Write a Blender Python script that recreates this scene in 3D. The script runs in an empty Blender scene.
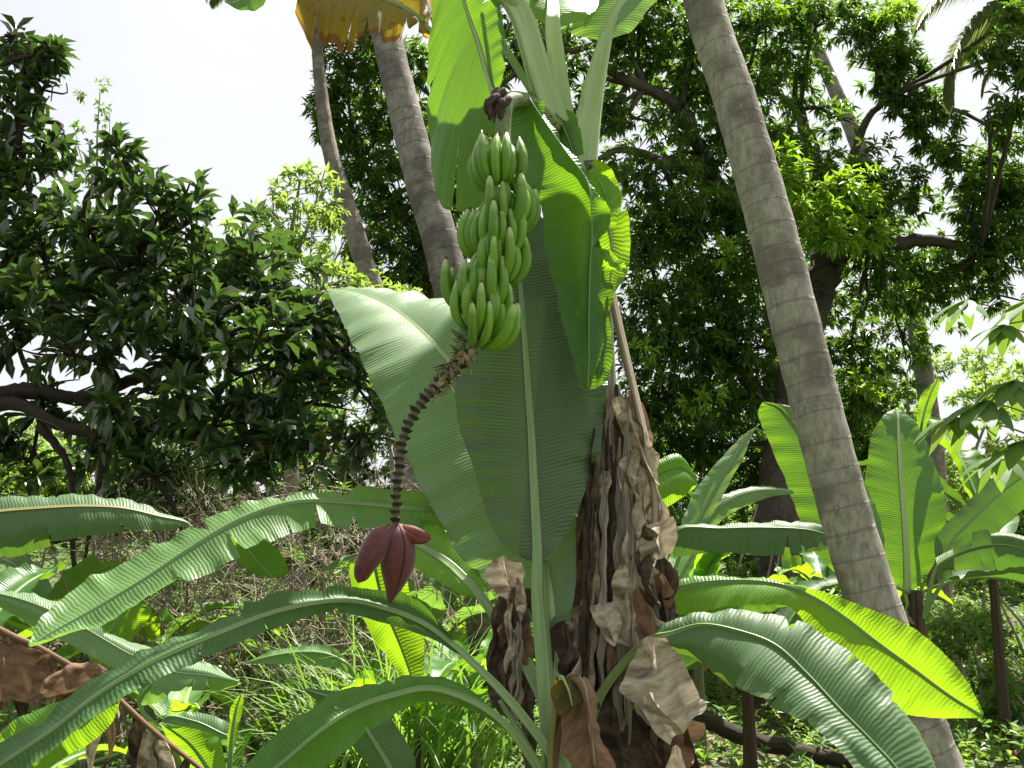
import bpy, math, random
import numpy as np
from mathutils import Vector

rng = np.random.default_rng(11)
random.seed(5)
S = bpy.context.scene
COL = S.collection
R = math.radians

# ------------------------------------------------------------------ camera
PITCH = R(10.0); CAMZ = 1.6; FPX = 1005.0
F_ = np.array([0, math.cos(PITCH), math.sin(PITCH)])
U_ = np.array([0, -math.sin(PITCH), math.cos(PITCH)])
R_ = np.array([1.0, 0, 0])

def P(px, py, Y):
    d = F_ + R_ * ((px - 512) / FPX) + U_ * ((384 - py) / FPX)
    return np.array([0, 0, CAMZ]) + d * (Y / d[1])

def mpp(Y):                      # metres per pixel at depth Y
    return Y / FPX

cam = bpy.data.cameras.new('camera')
cam.sensor_width = 36; cam.lens = FPX * 36 / 1024; cam.clip_end = 2000
co = bpy.data.objects.new('camera', cam); COL.objects.link(co)
co.location = (0, 0, CAMZ); co.rotation_euler = (math.pi / 2 + PITCH, 0, 0)
S.camera = co

# ------------------------------------------------------------------ helpers
def unit(v):
    v = np.asarray(v, float); n = np.linalg.norm(v, axis=-1, keepdims=True)
    return v / np.maximum(n, 1e-9)

def catmull(C, n):
    C = np.asarray(C, float); k = len(C)
    ts = np.linspace(0, k - 1, n)
    return cat_eval(C, ts)

def cat_eval(C, ts):
    C = np.asarray(C, float); k = len(C)
    ext = np.vstack([2 * C[0] - C[1], C, 2 * C[-1] - C[-2]])
    ts = np.clip(np.asarray(ts, float), 0, k - 1)
    i = np.minimum(ts.astype(int), k - 2); u = (ts - i)
    u = u[..., None]
    a, b, c, d = ext[i], ext[i + 1], ext[i + 2], ext[i + 3]
    return 0.5 * ((2 * b) + (-a + c) * u + (2 * a - 5 * b + 4 * c - d) * u ** 2 + (-a + 3 * b - 3 * c + d) * u ** 3)

def wob(x, seed, k=4, f0=1.0):
    r = np.random.default_rng(seed); s = 0; x = np.asarray(x, float)
    for j in range(k):
        f = f0 * (1.7 ** j) * r.uniform(.8, 1.2); s = s + np.sin(x * f * 6.283 + r.uniform(0, 6.283)) / (1.45 ** j)
    return s / 2.2

def mesh_np(name, V, F, mats, uv=None, rnd=None, smooth=True, midx=None):
    """F: list of int arrays (n,3) or (n,4)"""
    me = bpy.data.meshes.new(name)
    V = np.asarray(V, np.float32); me.vertices.add(len(V)); me.vertices.foreach_set('co', V.ravel())
    F = [np.asarray(f, np.int32) for f in F if len(f)]
    loops = np.concatenate([f.ravel() for f in F]); tot = np.concatenate([np.full(len(f), f.shape[1], np.int32) for f in F])
    start = np.concatenate([[0], np.cumsum(tot)[:-1]]).astype(np.int32)
    me.loops.add(len(loops)); me.loops.foreach_set('vertex_index', loops)
    me.polygons.add(len(tot)); me.polygons.foreach_set('loop_start', start)
    try: me.polygons.foreach_set('loop_total', tot)
    except Exception: pass
    if uv is not None:
        l = me.uv_layers.new(name='UVMap'); l.data.foreach_set('uv', np.asarray(uv, np.float32)[loops].ravel())
    if rnd is not None:
        a = me.attributes.new('rnd', 'FLOAT', 'POINT'); a.data.foreach_set('value', np.asarray(rnd, np.float32))
    if midx is not None: me.polygons.foreach_set('material_index', np.asarray(midx, np.int32))
    me.update(calc_edges=True)
    me.polygons.foreach_set('use_smooth', np.full(len(tot), smooth, bool))
    for m in (mats if isinstance(mats, (list, tuple)) else [mats]): me.materials.append(m)
    return me

def link(name, me, parent=None):
    o = bpy.data.objects.new(name, me); COL.objects.link(o)
    if parent is not None: o.parent = parent
    return o

def tag(o, label=None, cat=None, group=None, kind=None):
    if label: o['label'] = label
    if cat: o['category'] = cat
    if group: o['group'] = group
    if kind: o['kind'] = kind
    return o

def thing(name, label, cat, group=None):
    return tag(link(name, None), label, cat, group)

class Geo:
    def __init__(s): s.V = []; s.F4 = []; s.F3 = []; s.UV = []; s.Rn = []; s.n = 0
    def add(s, V, F4=None, F3=None, UV=None, rnd=0.5):
        V = np.asarray(V, float); s.V.append(V)
        if F4 is not None and len(F4): s.F4.append(np.asarray(F4) + s.n)
        if F3 is not None and len(F3): s.F3.append(np.asarray(F3) + s.n)
        s.UV.append(np.zeros((len(V), 2)) if UV is None else np.asarray(UV, float))
        s.Rn.append(np.full(len(V), rnd) if np.isscalar(rnd) else np.asarray(rnd)); s.n += len(V)
    def mesh(s, name, mats, smooth=True):
        F = []
        if s.F4: F.append(np.vstack(s.F4))
        if s.F3: F.append(np.vstack(s.F3))
        return mesh_np(name, np.vstack(s.V), F, mats, np.vstack(s.UV), np.concatenate(s.Rn), smooth)
    def obj(s, name, mats, parent=None, smooth=True):
        return link(name, s.mesh(name, mats, smooth), parent)

def grid_faces(n, m, wrap=False):
    i = np.arange(n - 1)[:, None]; j = np.arange(m if wrap else m - 1)[None, :]
    j2 = (j + 1) % m
    return np.stack([i * m + j, i * m + j2, (i + 1) * m + j2, (i + 1) * m + j], -1).reshape(-1, 4)

def tube(g, path, rad, sides=10, up=(0, 0, 1), prof=None, caps=True, n=None, rnd=0.5):
    path = np.asarray(path, float)
    if n: 
        k = len(path); path2 = catmull(path, n); rad = np.interp(np.linspace(0, 1, n), np.linspace(0, 1, len(np.atleast_1d(rad))), np.atleast_1d(rad)) if not np.isscalar(rad) else np.full(n, rad); path = path2
    N = len(path); rad = np.broadcast_to(np.asarray(rad, float), (N,))
    T = unit(np.gradient(path, axis=0)); up = np.asarray(up, float)
    # parallel transport
    s0 = np.cross(T[0], up)
    if np.linalg.norm(s0) < 1e-3: s0 = np.cross(T[0], [1, 0, 0])
    side = [unit(s0)]
    for i in range(1, N):
        v = side[-1] - T[i] * np.dot(side[-1], T[i]); side.append(unit(v))
    side = np.array(side); nr = np.cross(side, T)
    a = np.linspace(0, 2 * math.pi, sides, endpoint=False)
    if prof is None: cx, cy = np.cos(a), np.sin(a)
    else: cx, cy = prof(a)
    V = path[:, None] + rad[:, None, None] * (cx[None, :, None] * side[:, None] + cy[None, :, None] * nr[:, None])
    L = np.concatenate([[0], np.cumsum(np.linalg.norm(np.diff(path, axis=0), axis=1))])
    UV = np.stack([np.broadcast_to((a / 6.2832)[None], (N, sides)), np.broadcast_to(L[:, None], (N, sides))], -1)
    base = V.reshape(-1, 3)
    F3 = None
    if caps:
        base = np.vstack([base, path[:1], path[-1:]]); UVf = np.vstack([UV.reshape(-1, 2), [[0, 0]], [[0, L[-1]]]])
        j = np.arange(sides); j2 = (j + 1) % sides; c0 = N * sides; c1 = c0 + 1
        F3 = np.vstack([np.stack([np.full(sides, c0), j2, j], -1), np.stack([np.full(sides, c1), (N - 1) * sides + j, (N - 1) * sides + j2], -1)])
    else: UVf = UV.reshape(-1, 2)
    g.add(base, grid_faces(N, sides, True), F3, UVf, rnd)

def chan(a):                       # petiole: round below with a channel on top
    cx = np.cos(a); cy = np.sin(a)
    cy = np.where(cy > 0, cy * .25 + .35 * np.abs(cx) ** 2, cy * .85)
    return cx, cy

# ------------------------------------------------------------------ materials
def newmat(name):
    m = bpy.data.materials.new(name); m.use_nodes = True
    nt = m.node_tree; nt.nodes.clear()
    return m, nt

class N:
    def __init__(s, nt): s.nt = nt
    def __call__(s, t, **k):
        n = s.nt.nodes.new(t)
        for a, b in k.items():
            if a.startswith('i_'):
                key = a[2:]; key = int(key) if key.isdigit() else key.replace('_', ' ')
                if isinstance(b, bpy.types.NodeSocket): s.nt.links.new(b, n.inputs[key])
                else: n.inputs[key].default_value = b
            else: setattr(n, a, b)
        return n
    def l(s, a, b): s.nt.links.new(a, b)
    def math(s, op, a, b=None, c=None):
        n = s.nt.nodes.new('ShaderNodeMath'); n.operation = op
        for i, v in enumerate((a, b, c)):
            if v is None: continue
            if isinstance(v, bpy.types.NodeSocket): s.nt.links.new(v, n.inputs[i])
            else: n.inputs[i].default_value = v
        return n.outputs[0]
    def mix(s, f, a, b, mode='MIX'):
        n = s.nt.nodes.new('ShaderNodeMix'); n.data_type = 'RGBA'; n.blend_type = mode
        for i, v in ((0, f), (6, a), (7, b)):
            if isinstance(v, bpy.types.NodeSocket): s.nt.links.new(v, n.inputs[i])
            elif i == 0: n.inputs[0].default_value = v
            else: n.inputs[i].default_value = tuple(v) + (1,) if len(v) == 3 else v
        return n.outputs[2]
    def ramp(s, f, stops):
        n = s.nt.nodes.new('ShaderNodeValToRGB'); e = n.color_ramp.elements
        while len(e) < len(stops): e.new(.5)
        for q, (p, c) in zip(e, stops): q.position = p; q.color = tuple(c) + (1,)
        s.nt.links.new(f, n.inputs[0]); return n.outputs[0]

def c3(h): return tuple(h)

def banana_leaf_mat(name, top, under, trans, tfac=.45, rough=.38, vein=70.0, brown=0.04, spec=.5, bstr=.5, stain=(.16, .09, .03)):
    m, nt = newmat(name); n = N(nt)
    uv = n('ShaderNodeUVMap'); sp = n('ShaderNodeSeparateXYZ', i_0=uv.outputs[0])
    oi = n('ShaderNodeObjectInfo')
    U, V = sp.outputs[0], sp.outputs[1]
    av = n.math('ABSOLUTE', V)
    noi = n('ShaderNodeTexNoise', i_Scale=3.0, i_Detail=3.0); cmb = n('ShaderNodeCombineXYZ', i_0=n.math('MULTIPLY', U, 3.0), i_1=n.math('MULTIPLY', V, .8), i_2=n.math('MULTIPLY', oi.outputs['Random'], 40.)); n.l(cmb.outputs[0], noi.inputs['Vector'])
    noi2 = n('ShaderNodeTexNoise', i_Scale=1.0, i_Detail=4.0); cm2 = n('ShaderNodeCombineXYZ', i_0=n.math('MULTIPLY', U, vein * .8), i_1=n.math('MULTIPLY', V, 2.0), i_2=n.math('MULTIPLY', oi.outputs['Random'], 90.)); n.l(cm2.outputs[0], noi2.inputs['Vector'])
    ph = n.math('ADD', n.math('MULTIPLY', U, vein * 6.283), n.math('MULTIPLY', noi.outputs[0], 11.0))
    ph = n.math('ADD', ph, n.math('MULTIPLY', n.math('POWER', av, 2.0), -3.0))
    w = n.math('SINE', ph)
    ph2 = n.math('MULTIPLY', ph, .31); w2 = n.math('SINE', ph2)
    hgt = n.math('ADD', n.math('MULTIPLY', w, .5), n.math('ADD', n.math('MULTIPLY', w2, .16), n.math('MULTIPLY', noi2.outputs[0], .9)))
    bump = n('ShaderNodeBump', i_Strength=bstr, i_Distance=.0022, i_Height=hgt)
    geo = n('ShaderNodeNewGeometry')
    colA = n.mix(n.math('MULTIPLY', noi.outputs[0], .9), [c * .6 for c in top], [c * 1.45 for c in top])
    colB = n.mix(n.math('MULTIPLY', noi.outputs[0], .9), [c * .85 for c in under], [c * 1.2 for c in under])
    col = n.mix(geo.outputs['Backfacing'], colA, colB)
    vf = n.math('MULTIPLY', n.math('ADD', n.math('MULTIPLY', w, .6), noi2.outputs[0]), .11)
    vf = n.math('MAXIMUM', vf, 0.0)
    col = n.mix(vf, col, [min(1, c * 2.2 + .02) for c in top])
    tcol = n.mix(n.math('MULTIPLY', noi2.outputs[0], .8), trans, [c * .55 for c in trans])
    # brown edge and blotches
    e = n.math('MULTIPLY', n.math('SUBTRACT', n.math('ADD', av, n.math('MULTIPLY', noi2.outputs[0], .04)), 1.016 - brown * .3), 40.)
    e = n.math('MINIMUM', n.math('MAXIMUM', e, 0.0), .85)
    bl = n('ShaderNodeTexNoise', i_Scale=9.0, i_Detail=5.0); n.l(cmb.outputs[0], bl.inputs['Vector'])
    b2 = n.math('MULTIPLY', n.math('SUBTRACT', bl.outputs[0], .72 - brown * .3), 12.); b2 = n.math('MINIMUM', n.math('MAXIMUM', b2, 0.), .8)
    e = n.math('MAXIMUM', e, b2)
    col = n.mix(e, col, stain); tcol = n.mix(e, tcol, [c * 1.2 for c in stain])
    pb = n('ShaderNodeBsdfPrincipled', i_Roughness=rough, i_Base_Color=col, i_Normal=bump.outputs[0]); pb.inputs['Specular IOR Level'].default_value = spec
    tr = n('ShaderNodeBsdfTranslucent', i_Color=tcol, i_Normal=bump.outputs[0])
    mx = n('ShaderNodeMixShader', i_0=tfac, i_1=pb.outputs[0], i_2=tr.outputs[0])
    out = n('ShaderNodeOutputMaterial'); n.l(mx.outputs[0], out.inputs[0]); return m

def foliage_mat(name, dark, light, trans, tfac=.35, rough=.4, spec=.5):
    m, nt = newmat(name); n = N(nt)
    at = n('ShaderNodeAttribute', attribute_name='rnd')
    ge = n('ShaderNodeNewGeometry')
    no = n('ShaderNodeTexNoise', i_Scale=1.3, i_Detail=2.0); n.l(ge.outputs['Position'], no.inputs['Vector'])
    f = n.math('ADD', n.math('MULTIPLY', at.outputs['Fac'], .75), n.math('MULTIPLY', n.math('SUBTRACT', no.outputs[0], .4), .8))
    col = n.mix(f, dark, light)
    old = n.math('GREATER_THAN', n.math('FRACT', n.math('MULTIPLY', at.outputs['Fac'], 17.0)), .93)
    col = n.mix(n.math('MULTIPLY', old, .8), col, (min(.3, light[0] * 2.2 + .03), light[1] * 1.3 + .02, light[2] * .8))
    tc = n.mix(at.outputs['Fac'], [c * .6 for c in trans], trans)
    pb = n('ShaderNodeBsdfPrincipled', i_Roughness=rough, i_Base_Color=col); pb.inputs['Specular IOR Level'].default_value = spec
    tr = n('ShaderNodeBsdfTranslucent', i_Color=tc)
    mx = n('ShaderNodeMixShader', i_0=tfac, i_1=pb.outputs[0], i_2=tr.outputs[0])
    out = n('ShaderNodeOutputMaterial'); n.l(mx.outputs[0], out.inputs[0]); return m

def simple_mat(name, a, b, scale=(20, 20, 4), rough=.7, bump=.4, dist=.004, third=None, thr=.62, spec=.3, coords='uv', trans=0, dark=None):
    m, nt = newmat(name); n = N(nt)
    if coords == 'uv': tc = n('ShaderNodeUVMap').outputs[0]
    else: tc = n('ShaderNodeTexCoord').outputs['Object']
    mp = n('ShaderNodeMapping', i_Scale=scale, i_Vector=tc)
    no = n('ShaderNodeTexNoise', i_Scale=1.0, i_Detail=6.0, i_Roughness=.65, i_Vector=mp.outputs[0])
    col = n.ramp(no.outputs[0], [(.3, a), (.68, b)])
    if third is not None:
        n3 = n('ShaderNodeTexNoise', i_Scale=2.7, i_Detail=4.0, i_Vector=mp.outputs[0])
        f = n.math('MULTIPLY', n.math('SUBTRACT', n3.outputs[0], thr), 14.); f = n.math('MINIMUM', n.math('MAXIMUM', f, 0.), 1.)
        col = n.mix(f, col, third)
    if dark is not None:
        n3 = n('ShaderNodeTexNoise', i_Scale=.35, i_Detail=3.0, i_Vector=mp.outputs[0])
        f = n.math('MULTIPLY', n.math('SUBTRACT', n3.outputs[0], .56), 6.); f = n.math('MINIMUM', n.math('MAXIMUM', f, 0.), .6)
        col = n.mix(f, col, dark)
    bp = n('ShaderNodeBump', i_Strength=bump, i_Distance=dist, i_Height=no.outputs[0])
    pb = n('ShaderNodeBsdfPrincipled', i_Roughness=rough, i_Base_Color=col, i_Normal=bp.outputs[0]); pb.inputs['Specular IOR Level'].default_value = spec
    out = n('ShaderNodeOutputMaterial')
    if trans:
        tr = n('ShaderNodeBsdfTranslucent', i_Color=col); mx = n('ShaderNodeMixShader', i_0=trans, i_1=pb.outputs[0], i_2=tr.outputs[0]); n.l(mx.outputs[0], out.inputs[0])
    else: n.l(pb.outputs[0], out.inputs[0])
    return m

M_leaf = banana_leaf_mat('banana_leaf', (.05, .15, .025), (.09, .20, .06), (.26, .52, .015), tfac=.42, spec=.45)
M_leafy = banana_leaf_mat('young_banana_leaf', (.08, .22, .02), (.11, .25, .04), (.42, .72, .015), tfac=.55, spec=.45)
M_leafb = banana_leaf_mat('waxy_banana_leaf', (.05, .125, .032), (.09, .16, .07), (.16, .34, .02), tfac=.28, rough=.5, spec=.4, brown=.06)
M_leafc = banana_leaf_mat('shaded_banana_leaf', (.036, .085, .030), (.07, .12, .05), (.10, .22, .02), tfac=.10, rough=.46, spec=.45, brown=.05, bstr=.8)  # shade on the central leaf put into a darker, less translucent colour
M_leafp = banana_leaf_mat('pale_banana_leaf', (.12, .24, .07), (.18, .28, .15), (.30, .55, .06), tfac=.4, rough=.46, brown=.04)
M_dying = banana_leaf_mat('dying_banana_leaf', (.05, .05, .010), (.10, .08, .015), (.75, .52, .03), tfac=.42, rough=.6, brown=.42, stain=(.20, .07, .010))
M_dead = simple_mat('dry_banana_leaf', (.22, .16, .10), (.64, .55, .42), scale=(34, 1.4, 1), rough=.85, bump=.9, dist=.006, trans=.15, dark=(.075, .045, .03))
M_deadd = simple_mat('dark_dry_leaf', (.02, .014, .011), (.13, .09, .065), scale=(28, 1.2, 1), rough=.9, bump=.9, dist=.006, trans=.1, dark=(.02, .014, .01))
M_deadr = simple_mat('rusty_dry_leaf', (.10, .05, .03), (.33, .20, .12), scale=(20, 2, 1), rough=.8, bump=.8, dist=.006, trans=.2)
M_sheath = simple_mat('dry_sheath', (.12, .095, .075), (.58, .51, .42), scale=(2.2, 7, 1), rough=.8, bump=.9, dist=.006, dark=(.03, .022, .018))
M_pet = simple_mat('petiole', (.13, .22, .07), (.24, .35, .14), scale=(8, 3, 1), rough=.4, bump=.2, dist=.002, spec=.5)
M_petp = simple_mat('pale_petiole', (.25, .37, .13), (.40, .50, .24), scale=(9, 1.2, 1), rough=.42, bump=.1, dist=.002, spec=.5, third=(.18, .29, .08), thr=.6)
M_rib = simple_mat('leaf_midrib', (.25, .36, .13), (.38, .48, .22), scale=(8, 6, 1), rough=.45, bump=.1, spec=.4)
M_ribd = simple_mat('brown_midrib', (.16, .15, .05), (.25, .24, .09), scale=(8, 6, 1), rough=.5, bump=.1)

# ------------------------------------------------------------------ leaf blade
def blade(g, Lc, Mc, Rc, n=90, m=7, bulge=.06, ripple=.012, tears=(), seed=0, lift=0.0, gap=.35, flap=.05):
    """Lc, Mc, Rc: control polylines (k,3) from base to tip"""
    Lc, Mc, Rc = (np.asarray(a, float) for a in (Lc, Mc, Rc)); k = len(Mc)
    r = np.random.default_rng(seed)
    fine = cat_eval(Mc, np.linspace(0, k - 1, 200)); Ls = np.concatenate([[0], np.cumsum(np.linalg.norm(np.diff(fine, axis=0), axis=1))])
    def surf(t, s, sg):
        T = t * (k - 1)
        mm = cat_eval(Mc, T); ee = cat_eval(Lc if sg < 0 else Rc, T)
        tg = unit(cat_eval(Mc, T + .05) - cat_eval(Mc, T - .05) + 1e-9); d = ee - mm; w = np.linalg.norm(d, axis=-1)
        nr = unit(np.cross(tg, d) * (-sg))
        len_ = np.interp(t, np.linspace(0, 1, 200), Ls)
        h = bulge * w * np.sin(math.pi * np.clip(s, 0, 1)) + ripple * s ** 1.5 * wob(len_, seed * 7 + (3 if sg > 0 else 5), 4, 4.5) * np.minimum(1, w / .06)
        ed = 1 + .018 * wob(len_, seed + 31 + sg, 5, 3.0) * (s > .98)
        return mm + d * (s * ed)[..., None] + nr * h[..., None], len_, nr, tg
    for sg in (-1, 1):
        tt = sorted([(t, dp) for (sd, t, dp) in tears if sd == sg])
        bounds = [0.0] + [t for t, _ in tt] + [1.0]; depth = [0.0] + [dp for _, dp in tt] + [0.0]
        for q in range(len(bounds) - 1):
            a, b = bounds[q], bounds[q + 1]; nn = max(4, int(n * (b - a)) + 2)
            t = np.linspace(a, b, nn)[:, None] * np.ones((1, m + 1)); s = np.ones((nn, 1)) * np.linspace(0, 1, m + 1)[None]
            dA, dB = depth[q], depth[q + 1]; x = (t - a) / (b - a)
            def open_(dp): 
                if dp <= 0: return np.zeros_like(s)
                s0 = 1 - dp; return np.clip((s - s0) / dp, 0, 1)
            sh = (b - a) * .5 * gap * r.uniform(.35, 1.0)
            t2 = t + sh * open_(dA) ** 1.3 * (1 - x) ** 2 * (dA > 0) * .6 - sh * open_(dB) ** 1.3 * x ** 2 * (dB > 0) * .6
            pos, len_, nr, tg = surf(t2, s, sg)
            f = flap * r.normal()
            pos = pos + nr * (f * (open_(dA) * (1 - x) + open_(dB) * x))[..., None] * .6
            if len(tt): pos = pos - nr * (abs(f) * .5 * (open_(max(dA, dB))))[..., None]
            UV = np.stack([len_, s * sg], -1)
            F = grid_faces(nn, m + 1)
            if sg > 0: F = F[:, ::-1]
            g.add(pos.reshape(-1, 3), F, None, UV.reshape(-1, 2))
    return Ls[-1]

def rib(Mc, r0, r1, n=50, off=0.0, up=(0, -1, .3)):
    g = Geo(); Mp = catmull(Mc, n); Mp = Mp + unit(up) * off
    tube(g, Mp, np.linspace(r0, r1, n), 8, up=up)
    return g

def leaf_px(parent, rows, mat, pet=None, pr=.02, ribr=(.011, .003), ribm=None, petm=None, seed=0, label=None, name='leaf', face=1, **kw):
    """rows: (Lx,Ly, Mx,My, Rx,Ry, Y, dL, dR); pet: [(x,y,Y)...] from stem to blade base"""
    Lc = [P(r[0], r[1], r[6] + r[7]) for r in rows]; Mc = [P(r[2], r[3], r[6]) for r in rows]; Rc = [P(r[4], r[5], r[6] + r[8]) for r in rows]
    g = Geo(); blade(g, Lc, Mc, Rc, seed=seed, **kw)
    o = g.obj(name, mat, parent)
    if label: o['label'] = label
    path = [P(*p) for p in (pet or [])]
    k = len(path)
    full = np.array(path + Mc[(1 if k else 0):]) if k else np.array(Mc)
    nn = 70; pts = catmull(full, nn)
    x = np.linspace(0, 1, nn) * (len(full) - 1); kk = max(k - 1, 0)
    rr = np.where(x < kk, pr + (ribr[0] - pr) * (x / max(kk, 1)) ** 1.3, ribr[0] + (ribr[1] - ribr[0]) * np.clip((x - kk) / (len(full) - 1 - kk), 0, 1))
    g2 = Geo(); tube(g2, pts, rr, 14, up=(0, -.8, .6), prof=chan)
    g2.obj('midrib' if not k else 'petiole', petm or (ribm or (M_pet if k else M_rib)), o)
    return o

def leaf_prof(t, blunt=2.6):
    return np.maximum(0, 1 - np.abs(2 * t ** .9 - 1) ** blunt) ** .62

def leaf_arch(parent, base, az, el, L, W, droop=1.2, pf=.22, fold=.3, roll=0.0, mat=None, seed=0, tears=None, pr=.016, n=50, k=9, bend=0.0, name='leaf', label=None, petm=None, ripple=.012):
    """a leaf that leaves base at azimuth az and elevation el (degrees) and arches over"""
    r = np.random.default_rng(seed)
    NN = 40; e = R(el); a = R(az); p = np.array(base, float); pts = [p.copy()]
    for i in range(NN):
        s = i / NN; ee = e - droop * s ** 1.4; aa = a + bend * s
        d = np.array([math.cos(aa) * math.cos(ee), math.sin(aa) * math.cos(ee), math.sin(ee)]); p = p + d * L / NN; pts.append(p.copy())
    pts = np.array(pts); i0 = int(pf * NN)
    bl = pts[i0:]; idx = np.linspace(0, len(bl) - 1, k + 3).astype(int); Mc = bl[idx]
    T = unit(np.gradient(Mc, axis=0)); side = unit(np.cross(T, [0, 0, 1.0])); nr = np.cross(side, T)
    side2 = side * math.cos(roll) + nr * math.sin(roll); nr2 = np.cross(side2, T)
    t = np.linspace(0, 1, len(Mc)); w = W * .5 * leaf_prof(t); w[0] = .004; w[-1] = .002
    f = fold + .12 * r.normal(size=len(Mc)); ll = side2 * np.cos(f)[:, None] + nr2 * np.sin(f)[:, None]; rr = -side2 * np.cos(f)[:, None] + nr2 * np.sin(f)[:, None]
    Lc = Mc + ll * w[:, None]; Rc = Mc + rr * w[:, None]
    g = Geo()
    if tears is None:
        tears = [(int(r.choice([-1, 1])), float(r.uniform(.12, .92)), float(r.uniform(.3, .95))) for _ in range(int(r.integers(1, 6)))]
    blade(g, Lc, Mc, Rc, n=n, m=4, seed=seed, tears=tears, ripple=ripple, bulge=.08, flap=.04)
    o = g.obj(name, mat or M_leaf, parent)
    if label: o['label'] = label
    g2 = Geo(); sub = pts[::2]; x = np.linspace(0, 1, len(sub)); tube(g2, sub, pr * (1 - x) ** .7 + .0025, 8, prof=chan)
    g2.obj('petiole', petm or M_pet, o)
    return o

def rand_tears(n, seed, lo=.1, hi=.95, side=None, dlo=.3, dhi=.95):
    r = np.random.default_rng(seed)
    return [(side if side else int(r.choice([-1, 1])), float(r.uniform(lo, hi)), float(r.uniform(dlo, dhi))) for _ in range(n)]

# ------------------------------------------------------------------ ground
def gh(x, y):
    x = np.asarray(x, float); y = np.asarray(y, float)
    s = np.clip((y - 8.5) / 22, 0, 1); s = s * s * (3 - 2 * s)
    left = np.clip((2.0 - x) / 8, 0, 1)
    h = s * (1.6 + 1.6 * left)
    h = h + .10 * np.sin(x * .9 + 1) * np.sin(y * .7) + .05 * np.sin(x * 2.3) * np.cos(y * 1.9 + x)
    return h

xs = np.concatenate([np.linspace(-300, -26, 12), np.linspace(-25, 25, 140), np.linspace(26, 300, 12)])
ys = np.concatenate([np.linspace(-60, -3, 8), np.linspace(-2, 34, 120), np.linspace(36, 500, 16)])
X, Yg = np.meshgrid(xs, ys); Z = gh(X, Yg)
m, nt = newmat('forest_floor'); n = N(nt)
ge = n('ShaderNodeNewGeometry')
n1 = n('ShaderNodeTexNoise', i_Scale=.7, i_Detail=6.0, i_Vector=ge.outputs['Position']); n2 = n('ShaderNodeTexNoise', i_Scale=9.0, i_Detail=6.0, i_Roughness=.7, i_Vector=ge.outputs['Position'])
c = n.ramp(n2.outputs[0], [(.35, (.035, .026, .018)), (.65, (.14, .105, .07))])
cg = n.ramp(n2.outputs[0], [(.35, (.035, .065, .018)), (.7, (.10, .17, .045))])
f = n.math('MULTIPLY', n.math('SUBTRACT', n1.outputs[0], .42), 9.0); f = n.math('MINIMUM', n.math('MAXIMUM', f, 0.), 1.)
c = n.mix(f, c, cg)
bp = n('ShaderNodeBump', i_Strength=.8, i_Distance=.03, i_Height=n2.outputs[0])
pb = n('ShaderNodeBsdfPrincipled', i_Roughness=.95, i_Base_Color=c, i_Normal=bp.outputs[0]); out = n('ShaderNodeOutputMaterial'); n.l(pb.outputs[0], out.inputs[0])
V = np.stack([X, Yg, Z], -1).reshape(-1, 3)
go = link('ground', mesh_np('ground', V, [grid_faces(len(ys), len(xs))], m)); tag(go, kind='structure')

# ------------------------------------------------------------------ foliage (vectorised)
def rosettes(tips, dirs, per, L, W, spread=(.5, 1.2), droop=.35, fine=False, sd=0, lvar=.25, fold=.18):
    """leaves radiating from each tip"""
    r = np.random.default_rng(sd); n = len(tips)
    D = unit(dirs); a0 = r.uniform(0, 6.283, n)
    ref = np.where(np.abs(D[:, 2:3]) > .9, np.array([[1., 0, 0]]), np.array([[0, 0, 1.]]))
    A = unit(np.cross(D, ref)); B = np.cross(D, A)
    j = np.arange(per)
    ang = a0[:, None] + j[None] * 2.4 + r.normal(0, .25, (n, per))
    sp = r.uniform(spread[0], spread[1], (n, per))
    d = D[:, None] * np.cos(sp)[..., None] + (A[:, None] * np.cos(ang)[..., None] + B[:, None] * np.sin(ang)[..., None]) * np.sin(sp)[..., None]
    d = d.reshape(-1, 3); d[:, 2] -= droop * r.uniform(.3, 1.2, len(d)); d = unit(d)
    base = (tips[:, None] - D[:, None] * (j / per)[None, :, None] * L * .5).reshape(-1, 3)
    ll = L * (1 + lvar * r.uniform(-1, .6, len(d))); ww = W * ll / L * r.uniform(.85, 1.15, len(d))
    up = np.tile([0, 0, 1.0], (len(d), 1)) + r.normal(0, .35, (len(d), 3))
    side = unit(np.cross(d, up)); nn = np.cross(side, d)
    if fine: tp = [(0, 0, 0), (.30, -.55, .12), (.30, 0, .0), (.30, .55, .12), (.65, -1, .05), (.65, 0, -.06), (.65, 1, .05), (1, 0, -.22)]
    else: tp = [(0, 0, 0), (.45, -1, .08), (.45, 0, -.02), (.45, 1, .08), (1, 0, -.2)]
    V = np.stack([base + d * (ll * t[0])[:, None] + side * (ww * .5 * t[1])[:, None] + nn * (ll * t[2] * .8 + (ww * fold * abs(t[1])))[:, None] for t in tp], 1)
    K = len(tp); N0 = len(d); off = (np.arange(N0) * K)[:, None]
    if fine:
        F4 = np.array([[1, 2, 5, 4], [2, 3, 6, 5]]); F3 = np.array([[0, 2, 1], [0, 3, 2], [4, 5, 7], [5, 6, 7]])
    else: F4 = np.zeros((0, 4), int); F3 = np.array([[0, 2, 1], [0, 3, 2], [1, 2, 4], [2, 3, 4]])
    f4 = (off[:, None] + F4[None]).reshape(-1, 4) if len(F4) else None; f3 = (off[:, None] + F3[None]).reshape(-1, 3)
    rn = np.repeat(np.repeat(r.uniform(0, 1, n), per) * .6 + r.uniform(0, .4, N0), K)
    return V.reshape(-1, 3), f4, f3, rn

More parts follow.
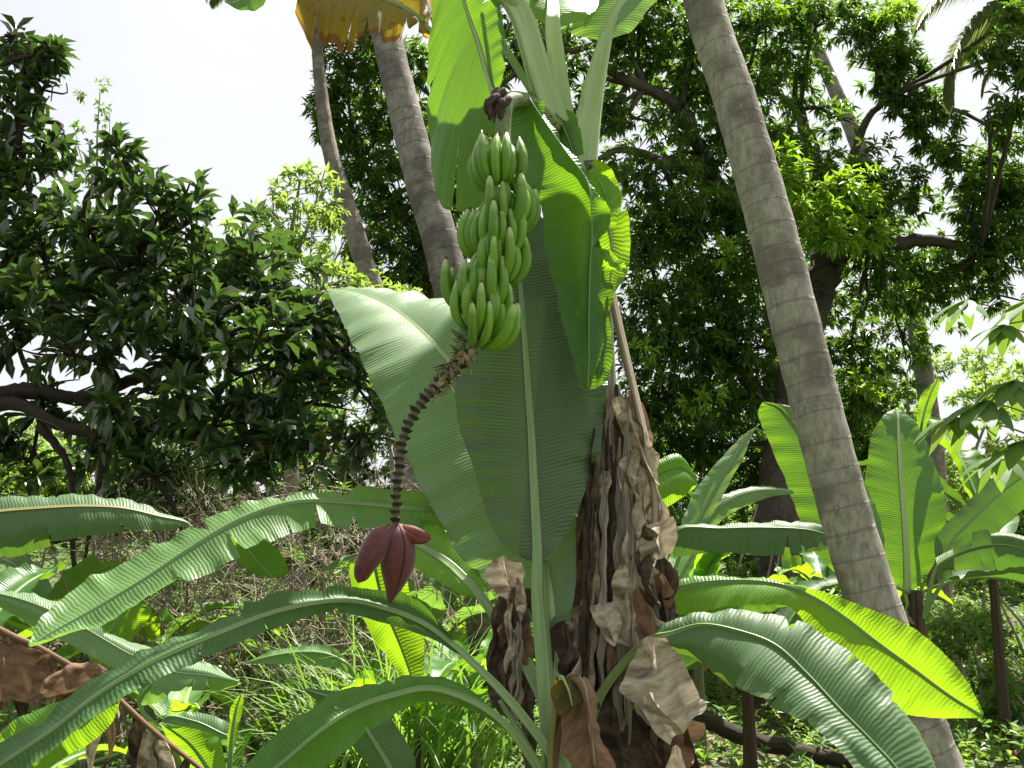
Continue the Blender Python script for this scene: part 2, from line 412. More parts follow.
def clump_tips(clumps, dens, shell=.45, sd=0):
    """clumps: (px,py,Y,rx,ry[,weight]) -> tips, dirs"""
    r = np.random.default_rng(sd); T = []; D = []
    for c in clumps:
        px, py, Y, rx, ry = c[:5]; w = c[5] if len(c) > 5 else 1
        k = mpp(Y); ce = P(px, py, Y); rad = np.array([rx * k, .6 * (rx + ry) * .5 * k + .1, ry * k])
        n = max(6, int(dens * w * (rx * ry) * k * k * 3.14))
        v = unit(r.normal(size=(n, 3))); q = r.uniform(0, 1, n) ** shell
        lump = 1 + .18 * np.sin(v[:, 0] * 5 + px) * np.sin(v[:, 2] * 6 + py)
        T.append(ce + v * (q * lump)[:, None] * rad); D.append(v + np.array([0, -.2, .45]) + r.normal(0, .3, (n, 3)))
    return np.vstack(T), np.vstack(D)

def crown(parent, clumps, mat, dens, per, L, W, sd=0, name='crown', sat=0, grow=1.0, **kw):
    q = np.random.default_rng(sd + 99); ex = []
    for c in clumps:
        w = c[5] if len(c) > 5 else 1
        for _ in range(sat):
            a_ = q.uniform(0, 6.283); ex.append((c[0] + math.cos(a_) * c[3] * 1.0, c[1] + math.sin(a_) * c[4] * 1.0, c[2] + q.normal(0, .3), c[3] * q.uniform(.4, .7), c[4] * q.uniform(.4, .7), w * .75))
    clumps = [(c[0], c[1], c[2], c[3] * grow, c[4] * grow, c[5] if len(c) > 5 else 1) for c in clumps] + ex
    T, D = clump_tips(clumps, dens, sd=sd)
    V, f4, f3, rn = rosettes(T, D, per, L, W, sd=sd + 1, **kw)
    me = mesh_np(name, V, [f for f in (f4, f3) if f is not None], mat, np.zeros((len(V), 2)), rn)
    return link(name, me, parent)

def limbs(parent, paths, mat, name='branch', sides=8):
    for pth in paths:
        g = Geo(); pts = [P(p[0], p[1], p[2]) for p in pth]; rr = [p[3] for p in pth]
        pp = catmull(pts, len(pts) * 6); rad = np.interp(np.linspace(0, 1, len(pp)), np.linspace(0, 1, len(rr)), rr)
        jit = np.random.default_rng(int(abs(pth[0][0])) + 3).normal(0, 1, pp.shape); jit[0] = 0; jit[-1] = 0
        pp = pp + jit * rad[:, None] * .12
        tube(g, pp, rad, sides, n=None); g.obj(name, mat, parent)

def twigs_to(parent, clumps, node, mat, per=5, r0=.035, sd=0, name='branch'):
    r = np.random.default_rng(sd)
    for c in clumps:
        g = Geo(); k = mpp(c[2]); ce = P(c[0], c[1], c[2]); nd = min(node, key=lambda q: np.linalg.norm(P(*q[:3]) - ce)); a = P(*nd[:3])
        mid = (a + ce) / 2 + r.normal(0, .12, 3)
        tube(g, catmull([a, mid, ce], 8), np.linspace(r0, r0 * .45, 8), 5)
        for q in range(per):
            e = ce + unit(r.normal(size=3)) * np.array([c[3] * k, (c[3] + c[4]) * .3 * k, c[4] * k]) * .85
            tube(g, catmull([mid * .3 + ce * .7, (ce + e) / 2 + r.normal(0, .05, 3), e], 6), np.linspace(r0 * .4, .005, 6), 4)
        g.obj(name, mat, parent)

M_bark = simple_mat('mango_bark', (.035, .028, .022), (.13, .105, .085), scale=(10, 3, 1), rough=.9, bump=.9, dist=.02, third=(.16, .17, .14), thr=.64)
M_barkd = simple_mat('dark_bark', (.018, .014, .011), (.07, .055, .042), scale=(10, 3, 1), rough=.9, bump=.8, dist=.02)
M_twig = simple_mat('twig_bark', (.12, .10, .07), (.40, .34, .25), scale=(5, 6, 1), rough=.85, bump=.3)
F_mango = foliage_mat('mango_foliage', (.02, .055, .014), (.09, .20, .035), (.24, .46, .03), .36, .34)
F_mangol = foliage_mat('mango_sunlit_foliage', (.09, .22, .02), (.18, .36, .04), (.42, .68, .03), .42, .4)  # sunlight on the bright clump put into a lighter leaf colour
F_broad = foliage_mat('glossy_broad_foliage', (.018, .046, .015), (.07, .135, .042), (.16, .32, .04), .22, .24, 1.0)
F_dark = foliage_mat('dark_foliage', (.012, .028, .010), (.035, .07, .02), (.10, .2, .03), .25, .4)
F_light = foliage_mat('light_foliage', (.09, .18, .03), (.20, .34, .06), (.45, .65, .08), .45, .5)
F_shrub = foliage_mat('shrub_foliage', (.03, .075, .02), (.10, .20, .04), (.28, .5, .05), .38, .45)
F_grass = foliage_mat('grass_blades', (.08, .18, .03), (.22, .36, .09), (.35, .6, .06), .4, .45)


# ================================================================== the fruiting banana plant
A = thing('banana_plant', 'tall fruiting banana plant with green bunch, hanging maroon flower and dry brown leaves', 'banana plant')
M_stem = simple_mat('banana_stem', (.07, .09, .04), (.20, .20, .12), scale=(9, 1.6, 1), rough=.6, bump=.5, third=(.05, .035, .025), thr=.55)
g = Geo(); sp_ = [(590, 165, 3.98), (592, 250, 3.98), (596, 400, 4.0), (602, 560, 4.0), (606, 768, 4.0), (608, 980, 4.0)]
tube(g, [P(*q) for q in sp_], [.055, .07, .085, .095, .105, .12], 20, n=40); stem = g.obj('pseudostem', M_stem, A)
stem_pts = catmull([P(*q) for q in sp_], 40)

# top petioles and leaves
leaf_px(A, [(551, 29, 553, 28, 556, 29, 3.86, 0, 0), (524, 8, 553, 10, 592, 14, 3.9, .05, .05), (512, -20, 552, -15, 600, -12, 4.05, .06, .06), (490, -85, 548, -85, 605, -85, 4.45, .06, .06),
            (480, -170, 545, -170, 605, -165, 4.95, .05, .05), (540, -240, 542, -242, 545, -240, 5.4, 0, 0)], M_leafy,  # unseen upper blade widened and set back to shade the hanging leaf
        pet=[(572, 175, 3.95), (566, 130, 3.9), (558, 70, 3.87), (553, 28, 3.86)], pr=.044, ribr=(.034, .006), petm=M_petp, seed=21, n=60)
leaf_px(A, [(508, 8, 510, 10, 513, 8, 3.7, 0, 0), (493, -3, 508, -2, 530, 6, 3.7, .0, .02), (470, -50, 495, -50, 520, -45, 3.68, .02, .02), (430, -160, 460, -165, 500, -160, 3.62, .02, .02), (415, -260, 418, -262, 421, -260, 3.6, 0, 0)], M_leafp,
        pet=[(578, 190, 3.92), (562, 140, 3.84), (541, 80, 3.76), (525, 25, 3.72), (512, 0, 3.7)], pr=.058, ribr=(.046, .008), petm=M_petp, seed=22, n=40)
leaf_px(A, [(602, 42, 605, 42, 608, 41, 4.22, 0, 0), (571, 32, 610, 26, 634, 28, 4.24, .02, .0), (583, 10, 620, 4, 652, 6, 4.27, .02, .0), (610, -18, 650, -26, 698, -34, 4.30, .0, 0.0), (614, -60, 664, -66, 730, -66, 4.32, .0, .0), (632, -104, 684, -104, 750, -95, 4.34, .0, .0), (728, -118, 732, -119, 736, -118, 4.4, 0, 0)], M_leafp,  # unseen upper blade shaped to throw shade on the lower folded leaf
        pet=[(582, 190, 3.92), (583, 160, 3.98), (590, 110, 4.08), (598, 70, 4.16), (606, 38, 4.22)], pr=.068, ribr=(.028, .006), petm=M_petp, seed=23, n=60, bulge=.1)
# thin brown petiole behind
g = Geo(); tube(g, [P(570, 150, 3.97), P(556, 70, 3.97), P(536, -10, 3.97), P(520, -80, 3.97)], [.02, .017, .014, .01], 8, n=20); g.obj('dry_petiole', M_ribd, A)
# upper left hanging leaf
leaf_px(A, [(496, 104, 495, 95, 497, 93, 3.72, 0, 0), (508, 165, 491, 86, 502, 74, 3.72, .07, -.04), (482, 205, 486, 68, 505, 52, 3.74, .08, -.07), (446, 208, 480, 46, 503, 26, 3.76, .11, -.09), (431, 175, 476, 34, 501, 14, 3.77, .12, -.09),
            (428, 130, 472, 24, 499, 2, 3.78, .12, -.09), (427, 70, 464, 0, 490, -20, 3.78, .1, -.08), (432, 0, 455, -40, 478, -55, 3.78, .08, -.06), (440, -70, 447, -90, 462, -95, 3.78, .04, -.03), (440, -128, 441, -130, 443, -130, 3.78, 0, 0)],
        M_leaf, pet=[(574, 150, 3.92), (552, 104, 3.85), (525, 98, 3.78), (497, 95, 3.72)], pr=.034, ribr=(.014, .004), petm=M_petp, seed=24, tears=[(-1, .30, .35), (-1, .62, .3), (1, .6, .5)], n=110, m=10, ripple=.014, flap=.02, gap=.15)
# folded leaf right of the bunch
leaf_px(A, [(505, 104, 530, 97, 543, 104, 3.66, .0, .02), (508, 138, 542, 118, 548, 124, 3.62, .0, .04), (516, 172, 566, 152, 572, 156, 3.57, .02, .05), (538, 198, 588, 184, 600, 196, 3.54, .08, .02), (545, 245, 592, 232, 611, 216, 3.56, .11, .02),
            (557, 300, 590, 270, 600, 262, 3.57, .09, .06), (570, 350, 589, 318, 603, 300, 3.57, .05, .07), (580, 380, 589, 358, 600, 345, 3.56, .02, .05), (586, 392, 588, 391, 590, 389, 3.56, 0, 0)],
        M_leaf, pet=[(585, 175, 3.9), (560, 125, 3.8), (530, 97, 3.66)], pr=.016, ribr=(.004, .002), petm=M_pet, seed=25, tears=[(1, .56, .7), (-1, .93, .2)], n=110, m=9, gap=.3, flap=.02, bulge=.2, label='folded leaf, lime at the top and dark below')
# the far half of the folded leaf, torn into lobes
for k_, rw in enumerate([[(546, 106, 548, 104, 552, 106, 3.80, 0, 0), (545, 122, 558, 116, 572, 112, 3.79, .02, .02), (556, 145, 568, 138, 580, 130, 3.79, .02, .02), (566, 160, 574, 156, 584, 154, 3.8, .0, .0)],
      [(588, 170, 592, 168, 596, 170, 3.80, 0, 0), (586, 200, 604, 190, 616, 184, 3.76, .02, .04), (590, 222, 610, 212, 620, 204, 3.74, .02, .05), (594, 234, 606, 230, 616, 226, 3.76, .0, .02)],
      [(586, 248, 590, 246, 594, 247, 3.72, 0, 0), (590, 258, 606, 254, 612, 252, 3.70, .02, .02), (597, 270, 612, 266, 622, 260, 3.70, .02, .02), (612, 271, 620, 270, 627, 268, 3.72, .0, .0)],
      [(586, 280, 590, 278, 594, 278, 3.68, 0, 0), (584, 295, 600, 288, 612, 284, 3.66, .02, .02), (585, 312, 600, 306, 614, 296, 3.66, .02, .02), (592, 318, 600, 316, 608, 312, 3.68, .0, .0)],
      [(590, 316, 598, 312, 608, 314, 3.66, 0, 0), (588, 340, 600, 338, 612, 336, 3.64, .02, .02), (587, 368, 600, 368, 611, 370, 3.63, .02, .02), (588, 390, 596, 388, 606, 382, 3.64, .0, .0)]]):
    leaf_px(A, rw, M_leafy if k_ in (1, 2) else M_leaf, seed=240 + k_, n=30, m=6, bulge=.25, ribr=(.002, .001), ribm=M_pet)
# leaf pieces showing behind the fold
leaf_px(A, [(590, 165, 592, 165, 594, 164, 3.9, 0, 0), (585, 190, 600, 186, 614, 178, 3.88, .03, .03), (588, 222, 606, 218, 624, 205, 3.85, .03, .03), (600, 262, 612, 254, 628, 262, 3.82, .03, .03), (600, 290, 608, 296, 616, 292, 3.8, 0, 0)], M_leafy,
        pet=[(590, 185, 3.94), (592, 165, 3.9)], pr=.02, seed=26, tears=[(1, .5, .8)], n=40)
# dying leaf hanging over the top left
leaf_px(A, [(430, 36, 430, 30, 430, 26, 4.06, 0, 0), (412, 30, 412, 12, 425, -8, 4.02, -.02, .05), (385, 38, 388, 0, 402, -30, 3.98, -.06, .06), (345, 36, 356, -8, 365, -50, 3.94, -.08, .06), (318, 32, 320, -14, 325, -58, 3.9, -.08, .06),
            (306, 22, 306, -10, 305, -45, 3.88, -.05, .05), (297, 4, 298, -6, 300, -20, 3.87, 0, .0)], M_dying,
        pet=[(584, 185, 4.0), (530, 125, 4.12), (474, 74, 4.12), (430, 30, 4.06)], pr=.022, ribr=(.012, .004), seed=27, tears=rand_tears(7, 3, .15, .85, -1, .3, .8), n=90, ripple=.05, label='yellow and brown dying leaf')

leaf_px(A, [(330, -90, 335, -92, 338, -96, 4.1, 0, 0), (285, -28, 290, -40, 296, -52, 4.08, -.02, .03), (262, 6, 256, -12, 250, -34, 4.05, -.03, .04), (240, 10, 236, 2, 232, -8, 4.02, -.01, .02), (226, 3, 225, 2, 224, 1, 4.0, 0, 0)], M_leaf,
        pet=[(586, 180, 4.02), (500, 40, 4.15), (420, -80, 4.15), (335, -92, 4.1)], pr=.02, ribr=(.01, .003), petm=M_pet, seed=28, n=30)
# ---- fruit
M_ban = None
m, nt = newmat('green_banana_skin'); n = N(nt)
uv = n('ShaderNodeUVMap'); sp = n('ShaderNodeSeparateXYZ', i_0=uv.outputs[0]); oi = n('ShaderNodeObjectInfo')
no = n('ShaderNodeTexNoise', i_Scale=28., i_Detail=4.0); tco = n('ShaderNodeTexCoord'); n.l(tco.outputs['Object'], no.inputs['Vector'])
base = n.mix(oi.outputs['Random'], (.065, .19, .009), (.14, .32, .014))
base = n.mix(n.math('MULTIPLY', no.outputs[0], .5), base, (.24, .42, .05))
ridge = n.math('POWER', n.math('ABSOLUTE', n.math('COSINE', n.math('MULTIPLY', sp.outputs[0], 15.708))), 14.)
base = n.mix(n.math('MULTIPLY', ridge, .35), base, (.09, .19, .035))
tip = n.math('MINIMUM', n.math('MAXIMUM', n.math('MULTIPLY', n.math('SUBTRACT', sp.outputs[1], .74), 6.), 0.), 1.)
base = n.mix(n.math('MULTIPLY', tip, .8), base, (.45, .55, .22))  # sun highlight on the finger tips painted as a paler green
dk = n.math('GREATER_THAN', sp.outputs[1], .955); base = n.mix(dk, base, (.035, .025, .015))
spn = n('ShaderNodeTexNoise', i_Scale=140., i_Detail=2.0); n.l(tco.outputs['Object'], spn.inputs['Vector'])
base = n.mix(n.math('MULTIPLY', n.math('GREATER_THAN', spn.outputs[0], .68), .6), base, (.08, .09, .03))
pb = n('ShaderNodeBsdfPrincipled', i_Roughness=.36, i_Base_Color=base); pb.inputs['Specular IOR Level'].default_value = .45
pb.inputs['Subsurface Weight'].default_value = .0
out = n('ShaderNodeOutputMaterial'); n.l(pb.outputs[0], out.inputs[0]); M_ban = m

def banana_mesh(seed, L=.235, rad=.0185):
    r = np.random.default_rng(seed); n_ = 22; s = np.linspace(0, 1, n_)
    th = R(r.uniform(-8, 12)) + (R(88 + r.uniform(-6, 12)) - R(0)) * np.clip(s * 1.6, 0, 1) ** .8
    d = np.stack([np.cos(th), r.normal(0, .04) * s, np.sin(th)], -1); p = np.concatenate([[[0, 0, 0]], np.cumsum(d[:-1] * L / n_, axis=0)])
    rr = rad * np.interp(s, [0, .08, .2, .35, .6, .8, .9, .955, .97, 1], [.42, .48, .8, 1, .98, .80, .55, .30, .24, .20])
    sides = 15; a = np.linspace(0, 6.2832, sides, endpoint=False)
    T = unit(np.gradient(p, axis=0)); side = np.tile([0, 1., 0], (n_, 1)); nr = unit(np.cross(side, T))
    pr = 1 + .085 * np.cos(5 * a + .3)
    V = p[:, None] + rr[:, None, None] * ((pr * np.cos(a))[None, :, None] * side[:, None] + (pr * np.sin(a))[None, :, None] * nr[:, None])
    UV = np.stack([np.broadcast_to((a / 6.2832)[None], (n_, sides)), np.broadcast_to(s[:, None], (n_, sides))], -1).reshape(-1, 2)
    V = np.vstack([V.reshape(-1, 3), p[-1:]]); UV = np.vstack([UV, [[0, 1]]]); j = np.arange(sides)
    F3 = np.stack([np.full(sides, n_ * sides), (n_ - 1) * sides + j, (n_ - 1) * sides + (j + 1) % sides], -1)
    return mesh_np('banana', V, [grid_faces(n_, sides, True)[:, ::-1], F3[:, ::-1]], M_ban, UV)
BM = [banana_mesh(k) for k in range(6)]
M_rach = simple_mat('fruit_stalk', (.10, .16, .05), (.20, .26, .10), scale=(6, 20, 1), rough=.6, bump=.5, third=(.06, .04, .025), thr=.56)
M_bract = simple_mat('dry_bract', (.02, .014, .014), (.12, .085, .07), scale=(22, 6, 1), rough=.85, bump=.8)
rach = [(556, 128, 3.80), (530, 104, 3.70), (508, 102, 3.58), (503, 130, 3.54), (503, 170, 3.52), (500, 220, 3.52), (493, 270, 3.51), (482, 320, 3.50), (468, 352, 3.48)]
g = Geo(); tube(g, [P(*q) for q in rach], [.03, .032, .033, .03, .028, .027, .025, .023, .021], 12, n=60); bunch = g.obj('fruit_bunch', M_rach, A)
ry = np.array([q[1] for q in rach[3:]], float)
hands = [  # y of the crown, azimuth (0 = towards camera, + = right), reach, count, length scale
    (188, -30, 1.06, 9, .98), (230, 56, 1.12, 7, 1.04), (256, -22, 1.05, 9, .98), (284, 54, 1.1, 7, 1.0), (310, -38, 1.0, 9, 1.04), (328, 20, 1.0, 6, .98), (344, 50, 1.1, 5, .98)]
rr_ = random.Random(4)
nb = 0
for hi, (hy, haz, reach, cnt, ls) in enumerate(hands):
    rx = np.interp(hy, ry, [q[0] for q in rach[3:]]); rY = np.interp(hy, ry, [q[2] for q in rach[3:]])
    c = P(rx, hy, rY)
    gh_ = Geo()
    arc = 80 if cnt > 5 else 56
    pts = []
    for k in range(13):
        a_ = R(-90 + haz + (k / 12 - .5) * 2 * arc * 1.05); pts.append(c + np.array([math.cos(a_), math.sin(a_), -.12]) * .046)
    tube(gh_, pts, .016, 8); hand = gh_.obj('banana_hand', M_rach, A)
    for row in range(2):
        nrow = cnt - (row == 1)
        for k in range(nrow):
            u = (k + .5 * row + .5) / cnt - .5
            a_ = R(-90 + haz + u * 2 * arc + rr_.uniform(-2, 2))
            rad0 = .050; off = np.array([math.cos(a_) * rad0, math.sin(a_) * rad0, (-.014 if row == 0 else .016)])
            o = link('banana', BM[(nb * 5 + hi) % 6], hand); nb += 1
            o.location = Vector(c + off)
            pitch = (-10 if row == 0 else -36) + rr_.uniform(-7, 7)
            if hi == len(hands) - 1: pitch += 26
            sc = ls * rr_.uniform(.88, 1.08) * (1.0 if row == 0 else .94)
            o.rotation_euler = (0, R(pitch), a_ + R(rr_.uniform(-3, 3))); o.scale = (sc * reach, sc * .98, sc)
# small undeveloped fingers below the bunch and dry flower remains
r = np.random.default_rng(3)
g = Geo()
for k in range(16):
    t = r.uniform(0, 1); c = P(476 - 16 * t + r.normal(0, 2), 335 + 22 * t, 3.46 + r.normal(0, .01)); a_ = r.uniform(-3.3, .1)
    d = np.array([math.cos(a_), math.sin(a_) * .8, r.uniform(-.1, .5)]); e = c + d * r.uniform(.04, .07)
    tube(g, [c, (c + e) / 2 + [0, 0, .006], e + [0, 0, .015]], [.007, .009, .004], 6, n=6)
g.obj('small_fingers', M_rach, bunch)
M_straw = simple_mat('flower_remains', (.06, .045, .03), (.42, .34, .20), scale=(9, 9, 9), rough=.9, bump=.5, coords='obj')
g = Geo()
for k in range(150):
    t = r.uniform(0, 1) ** .8; c = P(474 - 40 * t + r.normal(0, 4), 340 + 50 * t + r.normal(0, 4), 3.46 + r.normal(0, .02)); a_ = r.uniform(0, 6.28)
    d = np.array([math.cos(a_), math.sin(a_), r.uniform(-1.2, .5)]); e = c + unit(d) * r.uniform(.02, .05)
    tube(g, [c, (c + e) / 2 + r.normal(0, .005, 3), e], [.004, .0035, .0015], 4, caps=False)
for k in range(14):
    t = r.uniform(0, 1); c = P(472 - 34 * t + r.normal(0, 3), 345 + 40 * t, 3.44); e = c + np.array([r.normal(0, .02), -.02, -.035])
    tube(g, [c, (c + e) / 2, e], [.004, .011, .003], 6, n=6)
g.obj('flower_remains', M_straw, bunch)
# dark dry bract where the stalk leaves the crown
for k, (q, w) in enumerate((((497, 95), 1), ((503, 103), .8), ((490, 100), .7))):
    g = Geo(); c0 = P(q[0], q[1], 3.56 - .03 * k); 
    tube(g, [c0 + [.03, 0, .02], c0 + [0, -.02, -.01], c0 + [-.012, -.015, -.05 * w], c0 + [0.0, .0, -.11 * w]], [.010, .024 * w, .018 * w, .005], 9, n=12)
    Vv = g.V[0]; Vv += np.random.default_rng(k).normal(0, .003, Vv.shape); g.obj('dry_bract', M_bract, A)

# male stalk with bract scars
m, nt = newmat('scarred_stalk'); n = N(nt)
uv = n('ShaderNodeUVMap'); at = n('ShaderNodeAttribute', attribute_name='rnd')
no = n('ShaderNodeTexNoise', i_Scale=60., i_Detail=3.0); tco = n('ShaderNodeTexCoord'); n.l(tco.outputs['Object'], no.inputs['Vector'])
col = n.ramp(n.math('ADD', at.outputs['Fac'], n.math('MULTIPLY', n.math('SUBTRACT', no.outputs[0], .5), .35)), [(.02, (.10, .10, .04)), (.16, (.035, .022, .015)), (.8, (.012, .008, .008))])
bp = n('ShaderNodeBump', i_Strength=.6, i_Distance=.002, i_Height=no.outputs[0])
pb = n('ShaderNodeBsdfPrincipled', i_Roughness=.6, i_Base_Color=col, i_Normal=bp.outputs[0]); out = n('ShaderNodeOutputMaterial'); n.l(pb.outputs[0], out.inputs[0])
M_scar = m
ml = [(468, 352, 3.48), (456, 368, 3.46), (436, 386, 3.44), (416, 410, 3.42), (403, 440, 3.41), (398, 475, 3.40), (396, 505, 3.40), (395, 528, 3.40)]
nn = 330; pc = catmull([P(*q) for q in ml], nn); g = Geo()
T = unit(np.gradient(pc, axis=0)); side = unit(np.cross(T, [0, 1., 0])); nr = np.cross(side, T); sides = 18; a = np.linspace(0, 6.2832, sides, endpoint=False)
Lc = np.concatenate([[0], np.cumsum(np.linalg.norm(np.diff(pc, axis=0), axis=1))]); knots = Lc / .0255
ki = np.floor(knots); kf = knots - ki; th0 = ki * 2.6
saw = np.clip(1 - kf / .62, 0, 1) ** .7 * np.clip(kf / .10, 0, 1)
cov = .35 + .65 * np.clip(np.cos(a[None] - th0[:, None]) * .9 + .35, 0, 1)
rad = .0125 + .0165 * saw[:, None] * cov; rad *= np.interp(Lc, [0, Lc[-1] * .5, Lc[-1]], [1.2, 1.0, .85])[:, None]
V = pc[:, None] + rad[..., None] * (np.cos(a)[None, :, None] * side[:, None] + np.sin(a)[None, :, None] * nr[:, None])
g.add(V.reshape(-1, 3), grid_faces(nn, sides, True), None, np.zeros((nn * sides, 2)), (saw[:, None] * cov).reshape(-1))
ms = g.obj('flower_stalk', M_scar, A)

# the maroon bud
m, nt = newmat('maroon_bract'); n = N(nt)
tco = n('ShaderNodeTexCoord'); uv = n('ShaderNodeUVMap')
no = n('ShaderNodeTexNoise', i_Scale=1., i_Detail=4.0, i_Vector=n('ShaderNodeMapping', i_Scale=(60, 2.5, 1), i_Vector=uv.outputs[0]).outputs[0])
n2 = n('ShaderNodeTexNoise', i_Scale=1., i_Detail=3.0, i_Vector=n('ShaderNodeMapping', i_Scale=(4, 6, 1), i_Vector=uv.outputs[0]).outputs[0])
col = n.ramp(n.math('ADD', n.math('MULTIPLY', no.outputs[0], .6), n.math('MULTIPLY', n2.outputs[0], .4)), [(.3, (.04, .008, .009)), (.55, (.12, .020, .019)), (.8, (.24, .068, .048))])
bp = n('ShaderNodeBump', i_Strength=.3, i_Distance=.002, i_Height=no.outputs[0])
pb = n('ShaderNodeBsdfPrincipled', i_Roughness=.5, i_Base_Color=col, i_Normal=bp.outputs[0]); pb.inputs['Sheen Weight'].default_value = .4; pb.inputs['Specular IOR Level'].default_value = .4
out = n('ShaderNodeOutputMaterial'); n.l(pb.outputs[0], out.inputs[0]); M_mar = m
M_marin = simple_mat('bract_inside', (.12, .025, .022), (.28, .075, .05), scale=(30, 3, 1), rough=.5, bump=.2, trans=.2)

def bud_shell(axis, rads, a0, a1, nrow=30, ncol=18, flare=0.0, thick=.0025, offr=0.0):
    pts = catmull(axis, nrow); s = np.linspace(0, 1, nrow); rd = np.interp(s, np.linspace(0, 1, len(rads)), rads) + offr
    T = unit(np.gradient(pts, axis=0)); side = unit(np.cross(T, [0, 1., 0])); nr = np.cross(side, T)
    aa = np.linspace(a0, a1, ncol)
    V = pts[:, None] + rd[:, None, None] * (np.cos(aa)[None, :, None] * side[:, None] + np.sin(aa)[None, :, None] * nr[:, None])
    UV = np.stack([np.broadcast_to(np.linspace(0, 1, ncol)[None], (nrow, ncol)), np.broadcast_to(s[:, None], (nrow, ncol))], -1)
    return V.reshape(-1, 3), grid_faces(nrow, ncol), UV.reshape(-1, 2)
def smooth_r(v, n=30):
    return catmull([[x, 0, 0] for x in v], n)[:, 0]
bud_ax = [P(396, 524, 3.40), P(397, 550, 3.40), P(394, 578, 3.40), P(389, 603, 3.40)]
g = Geo(); V, F, UV = bud_shell(bud_ax, smooth_r([.014, .038, .050, .054, .048, .034, .018, .003]), 0, 6.2832, ncol=40); g.add(V, F, None, UV); fl = g.obj('banana_flower', M_mar, A)
# overlapping front bract on the bud
g = Geo(); V, F, UV = bud_shell(bud_ax, smooth_r([.016, .041, .053, .057, .051, .036, .020, .004]), R(-150), R(10), ncol=26); g.add(V, F, None, UV); g.obj('bract', M_mar, fl)
g = Geo(); V, F, UV = bud_shell([b + [0.004, 0, 0] for b in bud_ax], smooth_r([.017, .043, .056, .060, .053, .038, .021, .004]), R(-60), R(100), ncol=26); g.add(V, F, None, UV); g.obj('bract', M_mar, fl)
def bract_px(rows, seed, mat=M_mar):
    Lc = [P(r_[0], r_[1], r_[6] + r_[7]) for r_ in rows]; Mc = [P(r_[2], r_[3], r_[6]) for r_ in rows]; Rc = [P(r_[4], r_[5], r_[6] + r_[8]) for r_ in rows]
    g = Geo(); blade(g, Lc, Mc, Rc, n=40, m=8, bulge=-.28, ripple=.001, seed=seed)
    o = g.obj('bract', mat, fl); md = o.modifiers.new('t', 'SOLIDIFY'); md.thickness = .004; return o
bract_px([(385, 526, 391, 524, 397, 527, 3.39, 0, 0), (370, 533, 382, 534, 392, 540, 3.345, .04, .03), (361, 547, 373, 550, 385, 557, 3.325, .05, .03), (356, 564, 364, 566, 374, 571, 3.32, .05, .03), (355, 576, 360, 577, 367, 580, 3.335, .03, .02), (357, 582, 358, 583, 359, 583, 3.34, 0, 0)], 1)
bract_px([(398, 530, 399, 526, 402, 524, 3.39, 0, 0), (404, 539, 408, 532, 412, 527, 3.37, .02, .05), (414, 544, 418, 537, 421, 530, 3.37, .02, .05), (424, 544, 427, 539, 428, 534, 3.38, .01, .03), (429, 541, 429, 540, 430, 539, 3.39, 0, 0)], 2, M_marin)

# ---- dry leaves and sheaths on the stem
def dead_px(rows, mat, seed, parent=A, tears=None, name='dry_leaf', label=None, ripple=.014, bulge=.2, n=70, m=8, crumple=.006, ribm=None):
    Lc = [P(r_[0], r_[1], r_[6] + r_[7]) for r_ in rows]; Mc = [P(r_[2], r_[3], r_[6]) for r_ in rows]; Rc = [P(r_[4], r_[5], r_[6] + r_[8]) for r_ in rows]
    g = Geo(); blade(g, Lc, Mc, Rc, n=n, m=m, bulge=bulge, ripple=ripple, seed=seed, tears=tears or [], flap=.06)
    for i in range(len(g.V)):
        v = g.V[i]; c_ = crumple
        v += c_ * np.stack([np.sin(v[:, 2] * 37 + v[:, 0] * 51 + seed), np.sin(v[:, 0] * 61 + v[:, 2] * 23 + seed * 2) * 1.3, np.sin(v[:, 0] * 43 - v[:, 2] * 31 + v[:, 1] * 40) * .7], -1)
    o = g.obj(name, mat, parent)
    if label: o['label'] = label
    if ribm: rib(Mc, .009, .003).obj('midrib', ribm, o)
    return o
# tall thin dry petiole leaning down the right side of the stem
g = Geo(); tube(g, [P(592, 205, 3.9), P(606, 265, 3.86), P(618, 320, 3.84), (P(632, 380, 3.82)), P(645, 440, 3.8), P(655, 500, 3.8), P(652, 560, 3.8)], [.022, .02, .018, .016, .02, .018, .012], 9, n=50, prof=chan)
g.obj('dry_petiole', M_dead, A)
g = Geo(); tube(g, [P(600, 230, 3.92), P(610, 290, 3.9), P(622, 350, 3.88), P(638, 410, 3.86)], [.012, .012, .011, .01], 7, n=30); g.obj('dry_petiole', M_sheath, A)
